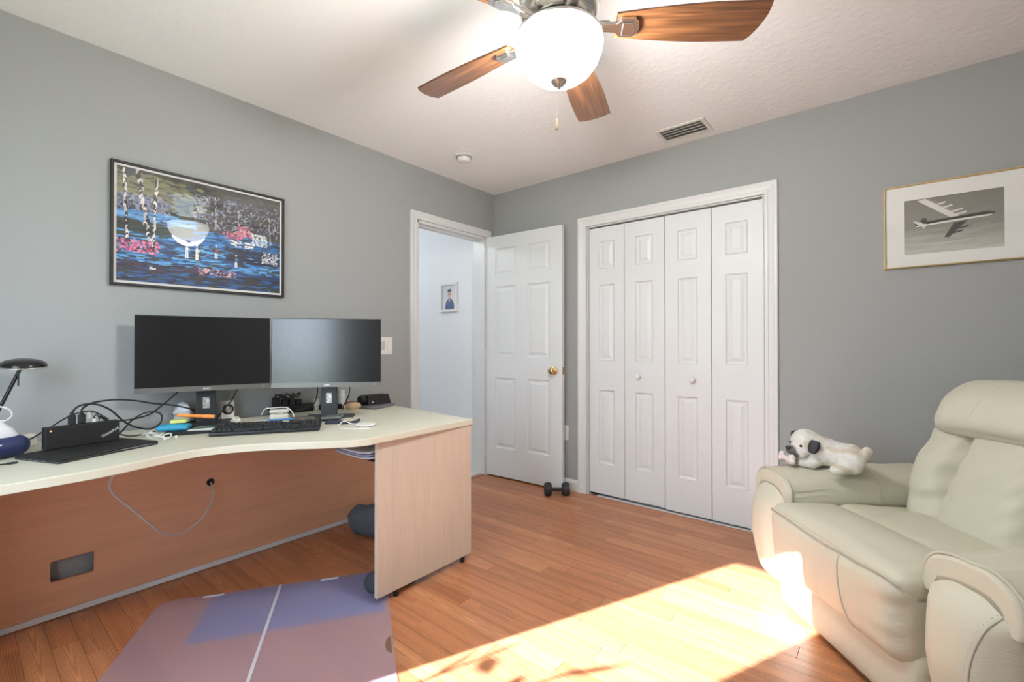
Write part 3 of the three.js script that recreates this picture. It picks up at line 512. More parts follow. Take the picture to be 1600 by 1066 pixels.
// a framed print that faces +z in its own axes: moulding, mat, print, pane
function framed(name, label, w, h, { bar, depth, mat, print, tex, frameMat, pane = true, matMat }, pos, turn) {
  const o = thing(name, label, 'picture', pos, turn);
  mesh('frame', extr(rectPts(-w / 2, w / 2, -h / 2, h / 2), depth - 0.002, 0.001, 1, [[[-w / 2 + bar, -h / 2 + bar], [-w / 2 + bar, h / 2 - bar], [w / 2 - bar, h / 2 - bar], [w / 2 - bar, -h / 2 + bar]]]), frameMat, o);
  mesh('mat_board', box(-w / 2 + bar, w / 2 - bar, -h / 2 + bar, h / 2 - bar, 0.002, depth * 0.4), matMat ?? M([0.80, 0.79, 0.76], 0.8), o);
  const [x0, x1, y0, y1] = print;
  mesh('print', new THREE.PlaneGeometry(x1 - x0, y1 - y0).translate((x0 + x1) / 2, (y0 + y1) / 2, depth * 0.4 + 0.0006), M([1, 1, 1], 0.5, { map: tex }), o);
  if (pane) mesh('glass', box(-w / 2 + bar, w / 2 - bar, -h / 2 + bar, h / 2 - bar, depth * 0.4 + 0.003, depth * 0.4 + 0.005), paneGlass, o);
  return o;
}
framed('wall_picture', 'wide black framed golf landscape print over the desk', 0.762, 0.563, { bar: 0.011, depth: 0.022, print: [-0.359, 0.359, -0.259, 0.261], tex: golfPrint, frameMat: black }, [0.0005, 1.672, 2.2135], Math.PI / 2);
framed('wall_picture', 'gold framed black and white photograph of a large aircraft', 0.512, 0.414, { bar: 0.007, depth: 0.02, print: [-0.174, 0.172, -0.142, 0.129], tex: planePrint, frameMat: M([0.72, 0.56, 0.28], 0.28, { metalness: 0.9 }) }, [2.934, 1.711, 0.0005], 0);
framed('wall_picture', 'small white framed portrait photograph on the hall wall', 0.228, 0.272, { bar: 0.022, depth: 0.02, print: [-0.088, 0.088, -0.112, 0.112], tex: portraitPrint, frameMat: whitePlastic }, [-0.515, 1.565, 0.0505], 0);

// ---------------------------------------------------------------- wall plates
{
  const s = thing('light_switch', 'white double wall switch plate beside the doorway', 'switch', [0, 1.112, 1.131], Math.PI / 2);
  mesh('plate', extr(roundRect(-0.053, 0.053, -0.060, 0.060, 0.004), 0.003, 0.0015, 2), whitePlastic, s);
  mesh('rocker', rbox(0.033, 0.066, 0.008, 0.002, 0.024, 0, 0.005), whitePlastic, s);
  mesh('dimmer', merge([rbox(0.033, 0.066, 0.004, 0.001, -0.024, 0, 0.004), ...[0.02, 0.006, -0.008, -0.022].map((y) => cyl(0.003, 0.003, 0.004, 0, 0, 0, 12).rotateX(Math.PI / 2).translate(-0.024, y, 0.007))]), M([0.55, 0.55, 0.54], 0.4), s);
  const o = thing('wall_outlet', 'white duplex outlet low on the wall behind the open door', 'outlet', [0.735, 0.437, 0]);
  mesh('plate', extr(roundRect(-0.035, 0.035, -0.057, 0.057, 0.004), 0.003, 0.0015, 2), whitePlastic, o);
  for (const y of [-0.02, 0.02]) { const f = mesh('receptacle', extr(roundRect(-0.016, 0.016, y - 0.014, y + 0.014, 0.008), 0.002, 0.0005, 1).translate(0, 0, 0.003), whitePlastic, o); mesh('slots', merge([box(-0.008, -0.006, y - 0.004, y + 0.005, 0.0048, 0.0058), box(0.006, 0.008, y - 0.004, y + 0.005, 0.0048, 0.0058)]), black, f); }
}
one('sticky_note', box(-0.0008, 0.0008, -0.05, 0.05, -0.012, 0.012), M([0.62, 0.72, 0.12], 0.8), 'small yellow green note stuck inside the door jamb', 'note', [-0.09, 1.54, DOOR.z1 - 0.0199], Math.PI / 2);

// ---------------------------------------------------------------- floor things
{
  const mat = thing('chair_mat', 'folding translucent plastic chair mat partly under the desk', 'floor mat', [0.757, 0, 1.664], -Math.atan2(0.54, 0.84));
  const plastic = M([0.45, 0.35, 0.44], 0.3, { transparent: true, opacity: 0.45 });
  // own axes: x along the long side into the room, z along the far side under the desk
  const L = 1.25, half = 0.473, y1 = 0.0034;
  const half1 = extr([[0.02, 0], [L, 0], [L, half - 0.006], [0, half - 0.006], [0, 0.02], [0.006, 0.006]], 0.002, 0).rotateX(Math.PI / 2).translate(0, y1, 0);
  const half2 = extr([[0, half + 0.006], [L, half + 0.006], [L, half * 2], [0.05, half * 2], [0.018, half * 2 - 0.012], [0, half * 2 - 0.05]], 0.002, 0).rotateX(Math.PI / 2).translate(0, y1, 0);
  // the underside lies on the floor and needs no face of its own
  const noUnderside = (g) => { const q = g.toNonIndexed(), p = q.attributes.position, keep = []; for (let i = 0; i < p.count; i += 3) if (Math.max(p.getY(i), p.getY(i + 1), p.getY(i + 2)) > y1 - 0.001) for (let k = 0; k < 3; k++) keep.push(p.getX(i + k), p.getY(i + k), p.getZ(i + k)); const o = new THREE.BufferGeometry(); o.setAttribute('position', new THREE.Float32BufferAttribute(keep, 3)); o.computeVertexNormals(); return uvBox(o); };
  mesh('mat_half', noUnderside(half1), plastic, mat); mesh('mat_half', noUnderside(half2), plastic, mat);
  mesh('fold_hinge', extr([[0, half - 0.0058], [L, half - 0.0058], [L, half + 0.0058], [0, half + 0.0058]], 0.0024).rotateX(Math.PI / 2).translate(0, 0.0038, 0), M([0.62, 0.62, 0.66], 0.5, { transmission: 0.2, thickness: 0 }), mat);
  for (const z of [0.26, 0.74]) mesh('tape_strip', box(0.006, 0.024, 0.00345, 0.0039, z - 0.04, z + 0.04), M([0.6, 0.62, 0.7], 0.4), mat);
  mesh('carry_handle', extr(Array.from({ length: 25 }, (_, i) => { const t = i / 24 * Math.PI; return [0.60 + 0.05 * Math.cos(t), 0.008 + 0.022 * Math.sin(t)]; }), 0.0004).rotateX(Math.PI / 2).translate(0, 0.0039, 0), M([0.16, 0.09, 0.05], 0.6), mat);
}
one('plastic_sheet', uvBox(extr(roundRect(0.012, 0.365, 0.02, 0.742, 0.006, 3), 0.0008).rotateX(Math.PI / 2).translate(0, 0.0011, 0)), M([0.035, 0.16, 0.46], 0.5), 'thin blue sheet lying under the translucent chair mat', 'sheet', [0.757, 0, 1.664], -Math.atan2(0.54, 0.84));
{
  const d = thing('dumbbell', 'black rubber hex dumbbell holding the open door', 'dumbbell', [0.775, 0.0, 0.172], 0.687);
  const rubber = M([0.022, 0.023, 0.025], 0.55), hexa = (r0, r1, h) => new THREE.CylinderGeometry(r0, r1, h, 6).rotateZ(-Math.PI / 2).rotateX(Math.PI / 6);
  for (const s of [-1, 1]) mesh('weight_head', merge([hexa(0.051, 0.051, 0.034), hexa(0.042, 0.051, 0.010).translate(0.022, 0, 0), hexa(0.051, 0.042, 0.010).translate(-0.022, 0, 0)]).translate(s * 0.066, 0.0443, 0), rubber, d);
  mesh('grip', new THREE.CylinderGeometry(0.0145, 0.0145, 0.09, 20).rotateZ(Math.PI / 2).translate(0, 0.0443, 0), M([0.06, 0.055, 0.052], 0.3, { metalness: 0.7 }), d);
  const st = thing('door_stop', 'small white spring door stop on the baseboard', 'door stop', [0.79, 0.05, 0.0145]);
  mesh('spring', merge(Array.from({ length: 9 }, (_, i) => new THREE.TorusGeometry(0.007, 0.0016, 6, 16).translate(0, 0, 0.004 + i * 0.0035))), nickel, st);
  mesh('tip', cyl(0.0085, 0.0095, 0.014, 0, 0, 0, 18).rotateX(Math.PI / 2).translate(0, 0, 0.042), whitePlastic, st);
}
{
  const cloth = M([0.055, 0.062, 0.075], 0.9);
  one('cloth_bag', cushion(0.22, 0.15, 0.20, { r: 0.06, puff: [0.01, 0.02, 0.01], seg: [18, 14, 18], warp: (q, s) => { q.y += 0.075 + 0.03 * (vnoise(q.x * 14 + 3, q.z * 14) - 0.5) * (s.y > 0 ? 1.6 : 0); q.x += 0.03 * (vnoise(q.y * 18, q.z * 12 + 4) - 0.5); q.z += 0.03 * (vnoise(q.y * 18 + 8, q.x * 12) - 0.5); if (s.y < -0.6) q.y = Math.max(0.0015, q.y); } }), M([0.10, 0.115, 0.14], 0.9), 'slumped grey cloth bag on the floor beneath the desk', 'bag', [0.30, 0, 1.43], 0.4);
  one('slipper', cushion(0.10, 0.085, 0.25, { r: 0.04, puff: [0, 0.012, 0], seg: [14, 10, 20], warp: (q, s) => { q.y += 0.043; if (q.z < 0) q.y *= 0.6 + 0.4 * (1 + s.z); q.x *= 1 - 0.25 * s.z * s.z; } }), cloth, 'dark navy slipper behind the desk end panel', 'slipper', [0.68, 0.0, 1.56], 0.9);
  one('slipper', cushion(0.10, 0.075, 0.24, { r: 0.035, puff: [0, 0.012, 0], seg: [14, 10, 20], warp: (q, s) => { q.y += 0.038; if (q.z < 0) q.y *= 0.6 + 0.4 * (1 + s.z); q.x *= 1 - 0.25 * s.z * s.z; } }), cloth, 'dark navy slipper on the chair mat by the desk end panel', 'slipper', [0.91, 0.0036, 1.745], -0.35);
}

// ---------------------------------------------------------------- things on the desk
const font = await new FontLoader().loadAsync('fonts/droid/droid_sans_bold.typeface.json');
const text = (s, size, depth = 0.0006) => { const g = new TextGeometry(s, { font, size, depth, curveSegments: 4, bevelEnabled: false }); g.computeBoundingBox(); const b = g.boundingBox; return g.translate(-(b.min.x + b.max.x) / 2, -(b.min.y + b.max.y) / 2, 0); };
function monitor(label, x, z, turn, chinMat) {
  const m = thing('monitor', label, 'monitor', [x, DESK_Y, z], turn, 'monitors on the desk');
  const w = 0.54, b = 0.9 - DESK_Y, t = 1.255 - DESK_Y, chin = 0.024;
  mesh('housing', merge([extr(roundRect(-w / 2, w / 2, b, t, 0.003, 3), 0.010, 0.001, 1).translate(0, 0, -0.016), rbox(w * 0.62, 0.22, 0.03, 0.012, 0, (b + t) / 2, -0.030)]), darkGrey, m);
  const sc = mesh('screen', box(-w / 2 + 0.003, w / 2 - 0.003, b + chin, t - 0.003, -0.006, -0.0035), M([0.008, 0.008, 0.009], 0.22, { clearcoat: 0.45, clearcoatRoughness: 0.16 }), m);
  const ch = mesh('chin', box(-w / 2, w / 2, b, b + chin, -0.007, -0.001), chinMat, m);
  mesh('logo', text('acer', 0.0105).translate(0.0, b + chin / 2, -0.001), M([0.75, 0.75, 0.75], 0.35), ch);
  mesh('power_button', cyl(0.003, 0.003, 0.001, 0, 0, 0, 12).rotateX(Math.PI / 2).translate(w / 2 - 0.03, b + chin / 2, -0.0006), M([0.4, 0.4, 0.4], 0.4), ch);
  const nk = mesh('neck', rbox(0.082, 0.30, 0.018, 0.004, 0, 0.155, -0.058), darkGrey, m);
  mesh('hinge', rbox(0.07, 0.07, 0.03, 0.006, 0, (b + t) / 2 - 0.03, -0.055), darkGrey, m);
  mesh('sticker', box(-0.014, 0.014, 0.082, 0.135, -0.0489, -0.0484), M([1, 1, 1], 0.3, { map: stickerTex, metalness: 0.3 }), nk);
  mesh('base_plate', extr(roundRect(-0.12, 0.12, -0.09, 0.09, 0.01), 0.008, 0.002, 2).rotateX(-Math.PI / 2).translate(0, 0.0025, -0.045), darkGrey, m);
  return m;
}
const stickerTex = canvasTex(64, 128, (c) => { seed = 5; c.fillStyle = '#b9b7b2'; c.fillRect(0, 0, 64, 128); for (let i = 0; i < 30; i++) { c.fillStyle = pick(['#8d8b86', '#e2e0dc', '#6f6d6a', '#cfd3d8']); c.fillRect(rnd() * 56, rnd() * 120, 4 + rnd() * 22, 3 + rnd() * 8); } c.fillStyle = '#f0f0ee'; c.font = 'bold 44px sans-serif'; c.fillText('5', 30, 60); });
monitor('dark desktop monitor with its blank screen showing only black', 0.178, 2.266, 75.26 * Math.PI / 180, M([0.17, 0.165, 0.155], 0.35, { metalness: 0.3 }));
monitor('dark desktop monitor whose screen mirrors the bright window', 0.440, 1.803, 49.15 * Math.PI / 180, M([0.17, 0.165, 0.155], 0.35, { metalness: 0.3 }));
{
  const k = thing('keyboard', 'full size black keyboard in front of the monitors', 'keyboard', [0.532, DESK_Y, 2.13], 58.3 * Math.PI / 180);
  const w = 0.435, d = 0.145, tilt = 0.09;
  const body = mesh('case', rbox(w, 0.016, d, 0.006, 0, 0.012, 0), M([0.012, 0.014, 0.018], 0.35), k); body.rotation.x = tilt; body.position.y = 0.004;
  const keys = [];
  const row = (x0, n, z, pw, step_) => { for (let i = 0; i < n; i++) keys.push(extr(rectPts(-pw / 2, pw / 2, -0.0070, 0.0070), 0.007, 0.0016, 1).rotateX(-Math.PI / 2).translate(x0 + i * step_, 0.0202, z)); };
  for (let r = 0; r < 6; r++) { const z = -0.055 + r * 0.0205; row(-0.205 + (r % 2) * 0.004, r === 5 ? 4 : 14, z, 0.0155, 0.0188); if (r === 5) { keys.push(extr(rectPts(-0.055, 0.055, -0.0076, 0.0076), 0.006, 0.0012, 1).rotateX(-Math.PI / 2).translate(-0.075, 0.0202, z)); row(-0.005, 4, z, 0.0155, 0.0188); } row(0.083, r === 3 ? 0 : 3, z, 0.0155, 0.0185); row(0.149, 4, z, 0.0145, 0.0172); }
  const kk = mesh('keys', merge(keys), M([0.022, 0.023, 0.026], 0.38), k); kk.rotation.x = tilt; kk.position.y = 0.004; kk.userData.kind = 'stuff';
}
{
  const l = thing('laptop', 'thin closed black laptop lying flat on the desk', 'laptop', [0.44, DESK_Y, 2.715], 112.3 * Math.PI / 180);
  mesh('lower_case', rbox(0.318, 0.008, 0.225, 0.003, 0, 0.0045, 0), darkGrey, l);
  mesh('lid', rbox(0.318, 0.0065, 0.225, 0.003, 0, 0.0118, 0), blackMatte, l);
  { const pm = M([0.2, 0.2, 0.2], 0.4); for (const z of [-0.06, -0.03, 0.0, 0.04]) mesh('port', box(-0.1597, -0.1587, 0.003, 0.006, z - 0.007, z + 0.007), pm, l); }
  mesh('front_strip', box(0.02, 0.13, 0.0075, 0.0085, 0.1122, 0.1130), M([0.5, 0.5, 0.48], 0.4), l);
  const d = thing('docking_station', 'upright black docking station with cables plugged into its top', 'docking station', [0.352, DESK_Y + 0.0152, 2.728], 100 * Math.PI / 180);
  mesh('case', rbox(0.215, 0.079, 0.032, 0.003, 0, 0.0398, 0), blackMatte, d);
  mesh('status_led', cyl(0.0028, 0.0028, 0.001, 0, 0, 0, 12).rotateX(Math.PI / 2).translate(-0.092, 0.066, 0.0163), M([0.9, 0.45, 0.2], 0.4, { emissive: lin(1, 0.45, 0.15), emissiveIntensity: 0.8 }), d);
  const lg = mesh('logo', text('ThinkPad', 0.0095), M([0.5, 0.5, 0.5], 0.35), d); lg.rotation.z = 0.5; lg.position.set(0.078, 0.036, 0.016);
  mesh('logo_dot', cyl(0.0022, 0.0022, 0.001, 0, 0, 0, 12).rotateX(Math.PI / 2).translate(0.060, 0.024, 0.0163), M([0.7, 0.03, 0.03], 0.4), d);
}
const rubberCable = M([0.014, 0.014, 0.015], 0.5), whiteCable = M([0.80, 0.80, 0.80], 0.45);
function cable(label, pts, r, m, plugs = [], group) {
  const o = thing('cable', label, 'cable', pts[0], 0, group), p0 = pts[0];
  mesh('cord', tube(pts.map((p) => [p[0] - p0[0], p[1] - p0[1], p[2] - p0[2]]), r, 8, pts.length * 10), m, o);
  for (const [g, mm] of plugs) mesh('plug', g, mm ?? m, o);
  return o;
}
const dpPlug = () => merge([rbox(0.012, 0.034, 0.022, 0.003, 0, -0.009, 0), rbox(0.008, 0.012, 0.012, 0.003, 0, 0.013, 0)]);
cable('black display cable looping wide behind the laptop from the dock', [[0.352, 0.858, 2.757], [0.335, 0.872, 2.752], [0.313, 0.888, 2.730], [0.298, 0.890, 2.691], [0.282, 0.863, 2.640], [0.266, 0.802, 2.587], [0.250, 0.772, 2.542], [0.235, 0.758, 2.495], [0.219, 0.774, 2.458], [0.203, 0.805, 2.447], [0.187, 0.822, 2.462], [0.172, 0.820, 2.504], [0.156, 0.790, 2.545], [0.140, 0.743, 2.578], [0.10, 0.735, 2.60]], 0.0036, rubberCable, [[dpPlug().translate(0, -0.006, 0)]]);
cable('black display cable arching from the dock to the black screened monitor', [[0.349, 0.856, 2.730], [0.317, 0.875, 2.724], [0.288, 0.890, 2.699], [0.260, 0.895, 2.657], [0.232, 0.893, 2.602], [0.203, 0.879, 2.533], [0.175, 0.860, 2.471], [0.147, 0.845, 2.405], [0.118, 0.822, 2.335], [0.082, 0.80, 2.287]], 0.0036, rubberCable, [[dpPlug().translate(0, -0.005, 0)]]);
cable('black cable dropping from the black screened monitor to the dock', [[0.100, 0.95, 2.33], [0.115, 0.905, 2.36], [0.145, 0.870, 2.405], [0.168, 0.852, 2.434], [0.206, 0.819, 2.489], [0.244, 0.809, 2.552], [0.282, 0.811, 2.600], [0.332, 0.815, 2.643]], 0.0034, rubberCable);
{
  const c = cable('thin black power lead with white tag running left from the dock', [[0.160, 0.737, 2.885], [0.188, 0.778, 2.829], [0.217, 0.832, 2.762], [0.245, 0.850, 2.739], [0.273, 0.860, 2.697], [0.302, 0.848, 2.672], [0.335, 0.826, 2.655]], 0.0028, rubberCable, [[new THREE.CylinderGeometry(0.007, 0.006, 0.03, 12).rotateX(0.9).translate(0.168, 0.098, -0.222)]]);
  mesh('white_tag', box(-0.0006, 0.0006, -0.013, 0.013, -0.010, 0.010).rotateY(0.3).translate(0.118, 0.108, -0.190), whitePlastic, c);
}
cable('short black usb lead curled on top of the dock', [[0.344, 0.828, 2.694], [0.344, 0.847, 2.693], [0.344, 0.852, 2.687], [0.344, 0.843, 2.681], [0.344, 0.828, 2.679]], 0.0022, rubberCable, [[rbox(0.008, 0.014, 0.010, 0.002, 0, 0.002, 0), M([0.6, 0.6, 0.6], 0.4)]]);
cable('thin black cable lying on the desk behind the laptop', [[0.300, 0.775, 2.635], [0.275, 0.757, 2.606], [0.240, 0.738, 2.565], [0.200, 0.7332, 2.510], [0.16, 0.7332, 2.46]], 0.0026, rubberCable);
cable('black cable hanging down from the window mirroring monitor', [[0.36, 0.98, 1.815], [0.345, 0.901, 1.803], [0.288, 0.838, 1.777], [0.246, 0.795, 1.773], [0.204, 0.768, 1.795], [0.162, 0.752, 1.839], [0.120, 0.738, 1.861], [0.08, 0.7338, 1.89]], 0.0034, rubberCable);
cable('black power cord hanging near the white plug behind the monitor', [[0.43, 0.97, 1.66], [0.40, 0.899, 1.648], [0.310, 0.831, 1.599], [0.200, 0.753, 1.569], [0.17, 0.7342, 1.55]], 0.0034, rubberCable);
cable('black power cord hanging beside the round silver clock', [[0.175, 0.96, 2.115], [0.165, 0.892, 2.132], [0.143, 0.834, 2.151], [0.117, 0.781, 2.185], [0.095, 0.7345, 2.205]], 0.0034, rubberCable);
cable('grey network cable drooping across the maple panel under the desk', [[0.450, 0.702, 2.648], [0.440, 0.632, 2.655], [0.402, 0.582, 2.659], [0.364, 0.532, 2.634], [0.326, 0.458, 2.577], [0.288, 0.363, 2.505], [0.250, 0.298, 2.451], [0.212, 0.267, 2.383], [0.174, 0.276, 2.309], [0.136, 0.324, 2.245], [0.098, 0.386, 2.211], [0.058, 0.429, 2.209]], 0.0042, M([0.52, 0.51, 0.49], 0.5));
// desk lamp
{
  const l = thing('desk_lamp', 'black desk lamp with flat oval head and thin arm', 'lamp', [0.13, DESK_Y, 2.985]);
  mesh('lamp_base', lathe([[0, 0], [0.07, 0], [0.072, 0.008], [0.06, 0.016], [0.02, 0.02], [0, 0.02]], 40), black, l);
  mesh('arm', tube([[0, 0.018, 0], [0.004, 0.12, -0.045], [0.012, 0.305, -0.112]], 0.006, 10), black, l);
  const hd = mesh('lamp_head', lathe([[0, 0.016], [0.026, 0.0145], [0.048, 0.009], [0.062, 0.0], [0.067, -0.010], [0.065, -0.016], [0.0, -0.013]].reverse(), 48), M([0.012, 0.012, 0.012], 0.18), l); hd.position.set(0.018, 0.322, -0.117); hd.rotation.z = -0.10;
  mesh('rim', new THREE.TorusGeometry(0.065, 0.003, 8, 48).rotateX(Math.PI / 2).translate(0, -0.016, 0), M([0.6, 0.6, 0.58], 0.3, { metalness: 0.8 }), hd);
  mesh('handle_rod', cyl(0.0026, 0.0026, 0.075, 0.004, -0.05, 0.012, 10), M([0.05, 0.05, 0.055], 0.4), hd);
}
{
  const b = thing('small_case', 'navy blue rounded case with white top and emblem beside the lamp', 'case', [0.315, DESK_Y, 2.975], 0.5);
  const navy = M([0.02, 0.03, 0.10], 0.6);
  mesh('body', cushion(0.17, 0.075, 0.19, { r: 0.035, puff: [0.006, 0, 0.006], seg: [20, 8, 20], warp: (q, s) => { q.y += 0.038; } }), navy, b);
  mesh('upper', cushion(0.15, 0.075, 0.165, { r: 0.037, puff: [0, 0.004, 0], seg: [18, 10, 18], warp: (q, s) => { q.y += 0.088; const k = 1 - 0.36 * (s.y + 1) / 2; q.x *= k; q.z *= k; } }), M([0.72, 0.71, 0.73], 0.6), b);
  mesh('emblem', extr([[-0.03, 0], [-0.012, 0.018], [0.03, 0.012], [0.024, -0.004], [0.004, -0.02], [-0.018, -0.016]], 0.002, 0, 1, [[[-0.014, 0], [0.004, -0.01], [0.012, 0.004], [-0.004, 0.009]]]).rotateY(Math.PI / 2).translate(0.0865, 0.042, 0.03), whitePlastic, b);
}
one('power_adapter', rbox(0.05, 0.045, 0.06, 0.008, 0, 0.0226, 0), M([0.72, 0.70, 0.62], 0.45), 'cream plastic power block behind the navy case', 'power adapter', [0.13, DESK_Y, 2.862], 0.2);
cable('white cable loop hanging beside the lamp arm', [[0.20, 0.905, 2.96], [0.20, 0.895, 2.929], [0.20, 0.883, 2.907], [0.20, 0.859, 2.900], [0.20, 0.842, 2.916], [0.20, 0.843, 2.94], [0.19, 0.80, 2.975], [0.17, 0.734, 2.93]], 0.0028, whiteCable);
cable('black lead ending in a small plug at the front of the desk', [[0.462, DESK_Y + 0.0026, 3.02], [0.468, DESK_Y + 0.0026, 2.97], [0.474, DESK_Y + 0.0026, 2.926]], 0.0022, rubberCable, [[rbox(0.012, 0.006, 0.026, 0.002, 0.017, 0.0012, -0.105).rotateY(0)]]);
// white earphones in a tangle
{
  const pts = []; for (let i = 0; i < 46; i++) { const t = i / 45; pts.push([0.022 * Math.sin(t * 23) + 0.006 * Math.sin(t * 7), 0.0026 + 0.016 * Math.abs(Math.sin(t * 19)), -0.085 + 0.17 * t + 0.026 * Math.cos(t * 23)]); }
  const e = thing('earphones', 'tangled white earphone cord beside the laptop', 'earphones', [0.315, DESK_Y, 2.497], 1.88);
  mesh('cord', tube(pts, 0.0023, 6, 260), whiteCable, e);
  for (const x of [-0.02, 0.025]) mesh('earbud', sph(0.006, x, 0.0062, 0.095, 14), whitePlastic, e);
}
// tray with papers, packet, sponge, marker
{
  one('desk_tray', extr(roundRect(-0.082, 0.082, -0.055, 0.055, 0.008), 0.010, 0.002, 1).rotateX(-Math.PI / 2).translate(0, 0.002, 0), blackMatte, 'flat black folder under papers below the black monitor', 'folder', [0.300, DESK_Y, 2.372], 68 * Math.PI / 180);
  const yt = DESK_Y + 0.0145;
  one('paper_sheet', extr(rectPts(-0.075, 0.075, -0.05, 0.05), 0.0012).rotateX(-Math.PI / 2), M([0.78, 0.78, 0.80], 0.7), 'white paper slip lying on the black folder', 'paper', [0.335, yt, 2.30], 52 * Math.PI / 180);
  one('card_strip', extr([[-0.08, -0.012], [0.07, -0.02], [0.085, 0.012], [-0.06, 0.022]], 0.0012).rotateX(-Math.PI / 2), M([0.03, 0.16, 0.07], 0.6), 'dark green card strip on the white paper slip', 'card', [0.318, yt + 0.0022, 2.288], 72 * Math.PI / 180);
  one('tissue_packet', cushion(0.12, 0.022, 0.07, { r: 0.01, puff: [0, 0.006, 0], seg: [14, 4, 10], warp: (q) => { q.y += 0.011; } }), M([0.03, 0.30, 0.48], 0.5), 'teal plastic packet at the edge of the black folder', 'packet', [0.253, yt, 2.415], 60 * Math.PI / 180);
  one('note_pad', rbox(0.06, 0.014, 0.045, 0.002, 0, 0.007, 0), M([0.62, 0.66, 0.20], 0.7), 'pad of yellow green notes on the teal packet', 'note pad', [0.25, yt + 0.029, 2.395], 1.1);
  const p = thing('marker_pen', 'orange marker pen lying across the note pad', 'pen', [0.262, yt + 0.0525, 2.34], 66 * Math.PI / 180);
  mesh('barrel', new THREE.CylinderGeometry(0.0075, 0.0075, 0.10, 18).rotateZ(Math.PI / 2).translate(-0.015, 0, 0), M([0.85, 0.27, 0.05], 0.35), p);
  mesh('cap', new THREE.CylinderGeometry(0.0085, 0.0085, 0.045, 18).rotateZ(Math.PI / 2).translate(0.055, 0, 0), M([0.9, 0.33, 0.08], 0.35), p);
  p.rotation.set(0, 66 * Math.PI / 180, -0.12, 'YXZ'); p.position.y = yt + 0.0535;
  one('crumpled_cloth', cushion(0.075, 0.10, 0.035, { r: 0.017, puff: [0, 0, 0.02], seg: [20, 16, 8], warp: (q, s) => { q.y += 0.051; q.z += 0.02 * (vnoise(q.x * 30, q.y * 30) - 0.5); q.x += 0.02 * (vnoise(q.y * 26, 4) - 0.5); q.y *= 1 - 0.3 * s.x * s.x * (s.y > 0 ? 1 : 0); } }), M([0.70, 0.76, 0.80], 0.8), 'crumpled white cloth standing behind the black monitor stand', 'cloth', [0.042, DESK_Y + 0.0108, 2.318], 1.5);
}
{
  const c = thing('desk_clock', 'white box with a round black rimmed silver face', 'clock', [0.045, DESK_Y, 2.135], Math.PI / 2);
  mesh('case', rbox(0.062, 0.10, 0.04, 0.004, 0, 0.0502, 0), whitePlastic, c);
  mesh('rim', new THREE.TorusGeometry(0.023, 0.004, 10, 36).translate(0, 0.058, 0.021), black, c);
  mesh('face', lathe([[0, 0.006], [0.012, 0.005], [0.021, 0.0]], 32).rotateX(Math.PI / 2).translate(0, 0.058, 0.0205), M([0.6, 0.6, 0.6], 0.18, { metalness: 1 }), c);
  one('paper_scrap', cushion(0.045, 0.035, 0.03, { r: 0.012, seg: [10, 8, 8], warp: (q) => { q.y += 0.0185; q.x += 0.02 * (vnoise(q.y * 60, q.z * 60) - 0.5); q.z += 0.02 * (vnoise(q.y * 60 + 9, q.x * 60) - 0.5); } }), M([0.62, 0.60, 0.50], 0.7), 'crumpled pale wrapper beside the silver faced clock', 'wrapper', [0.21, DESK_Y, 2.15]);
  one('mouse_pad', extr(roundRect(-0.12, 0.12, -0.07, 0.07, 0.012), 0.002, 0.0004, 1).rotateX(-Math.PI / 2).translate(0, 0.0005, 0), M([0.018, 0.018, 0.02], 0.85), 'black cloth mouse pad behind the keyboard', 'mouse pad', [0.385, DESK_Y, 2.05], 57 * Math.PI / 180);
  const pen = thing('ballpoint_pen', 'blue pen lying along the back of the keyboard', 'pen', [0.435, DESK_Y + 0.0325, 2.065], 60 * Math.PI / 180);
  mesh('barrel', new THREE.CylinderGeometry(0.0042, 0.0042, 0.105, 14).rotateZ(Math.PI / 2).translate(0.03, 0, 0), M([0.03, 0.22, 0.55], 0.35), pen);
  mesh('tip', new THREE.CylinderGeometry(0.0012, 0.0042, 0.05, 14).rotateZ(Math.PI / 2).translate(-0.047, 0, 0), M([0.6, 0.6, 0.62], 0.3, { metalness: 0.8 }), pen);
  one('earbud_case', merge([rbox(0.092, 0.036, 0.045, 0.016, 0, 0.0182, 0), rbox(0.092, 0.019, 0.045, 0.0095, 0, 0.0465, 0), rbox(0.03, 0.006, 0.004, 0.0015, 0.008, 0.036, 0.0225)]), M([0.62, 0.61, 0.54], 0.35), 'pearl white rounded charging case behind the keyboard', 'charging case', [0.255, DESK_Y + 0.0005, 1.962], 62 * Math.PI / 180);
  cable('white charging cable draped over the pearl case', [[0.205, 0.760, 2.03], [0.215, 0.790, 2.015], [0.235, 0.7935, 1.990], [0.262, 0.796, 1.958], [0.285, 0.794, 1.935], [0.315, 0.775, 1.925], [0.36, 0.742, 1.925], [0.41, 0.7362, 1.912]], 0.0025, whiteCable);
}
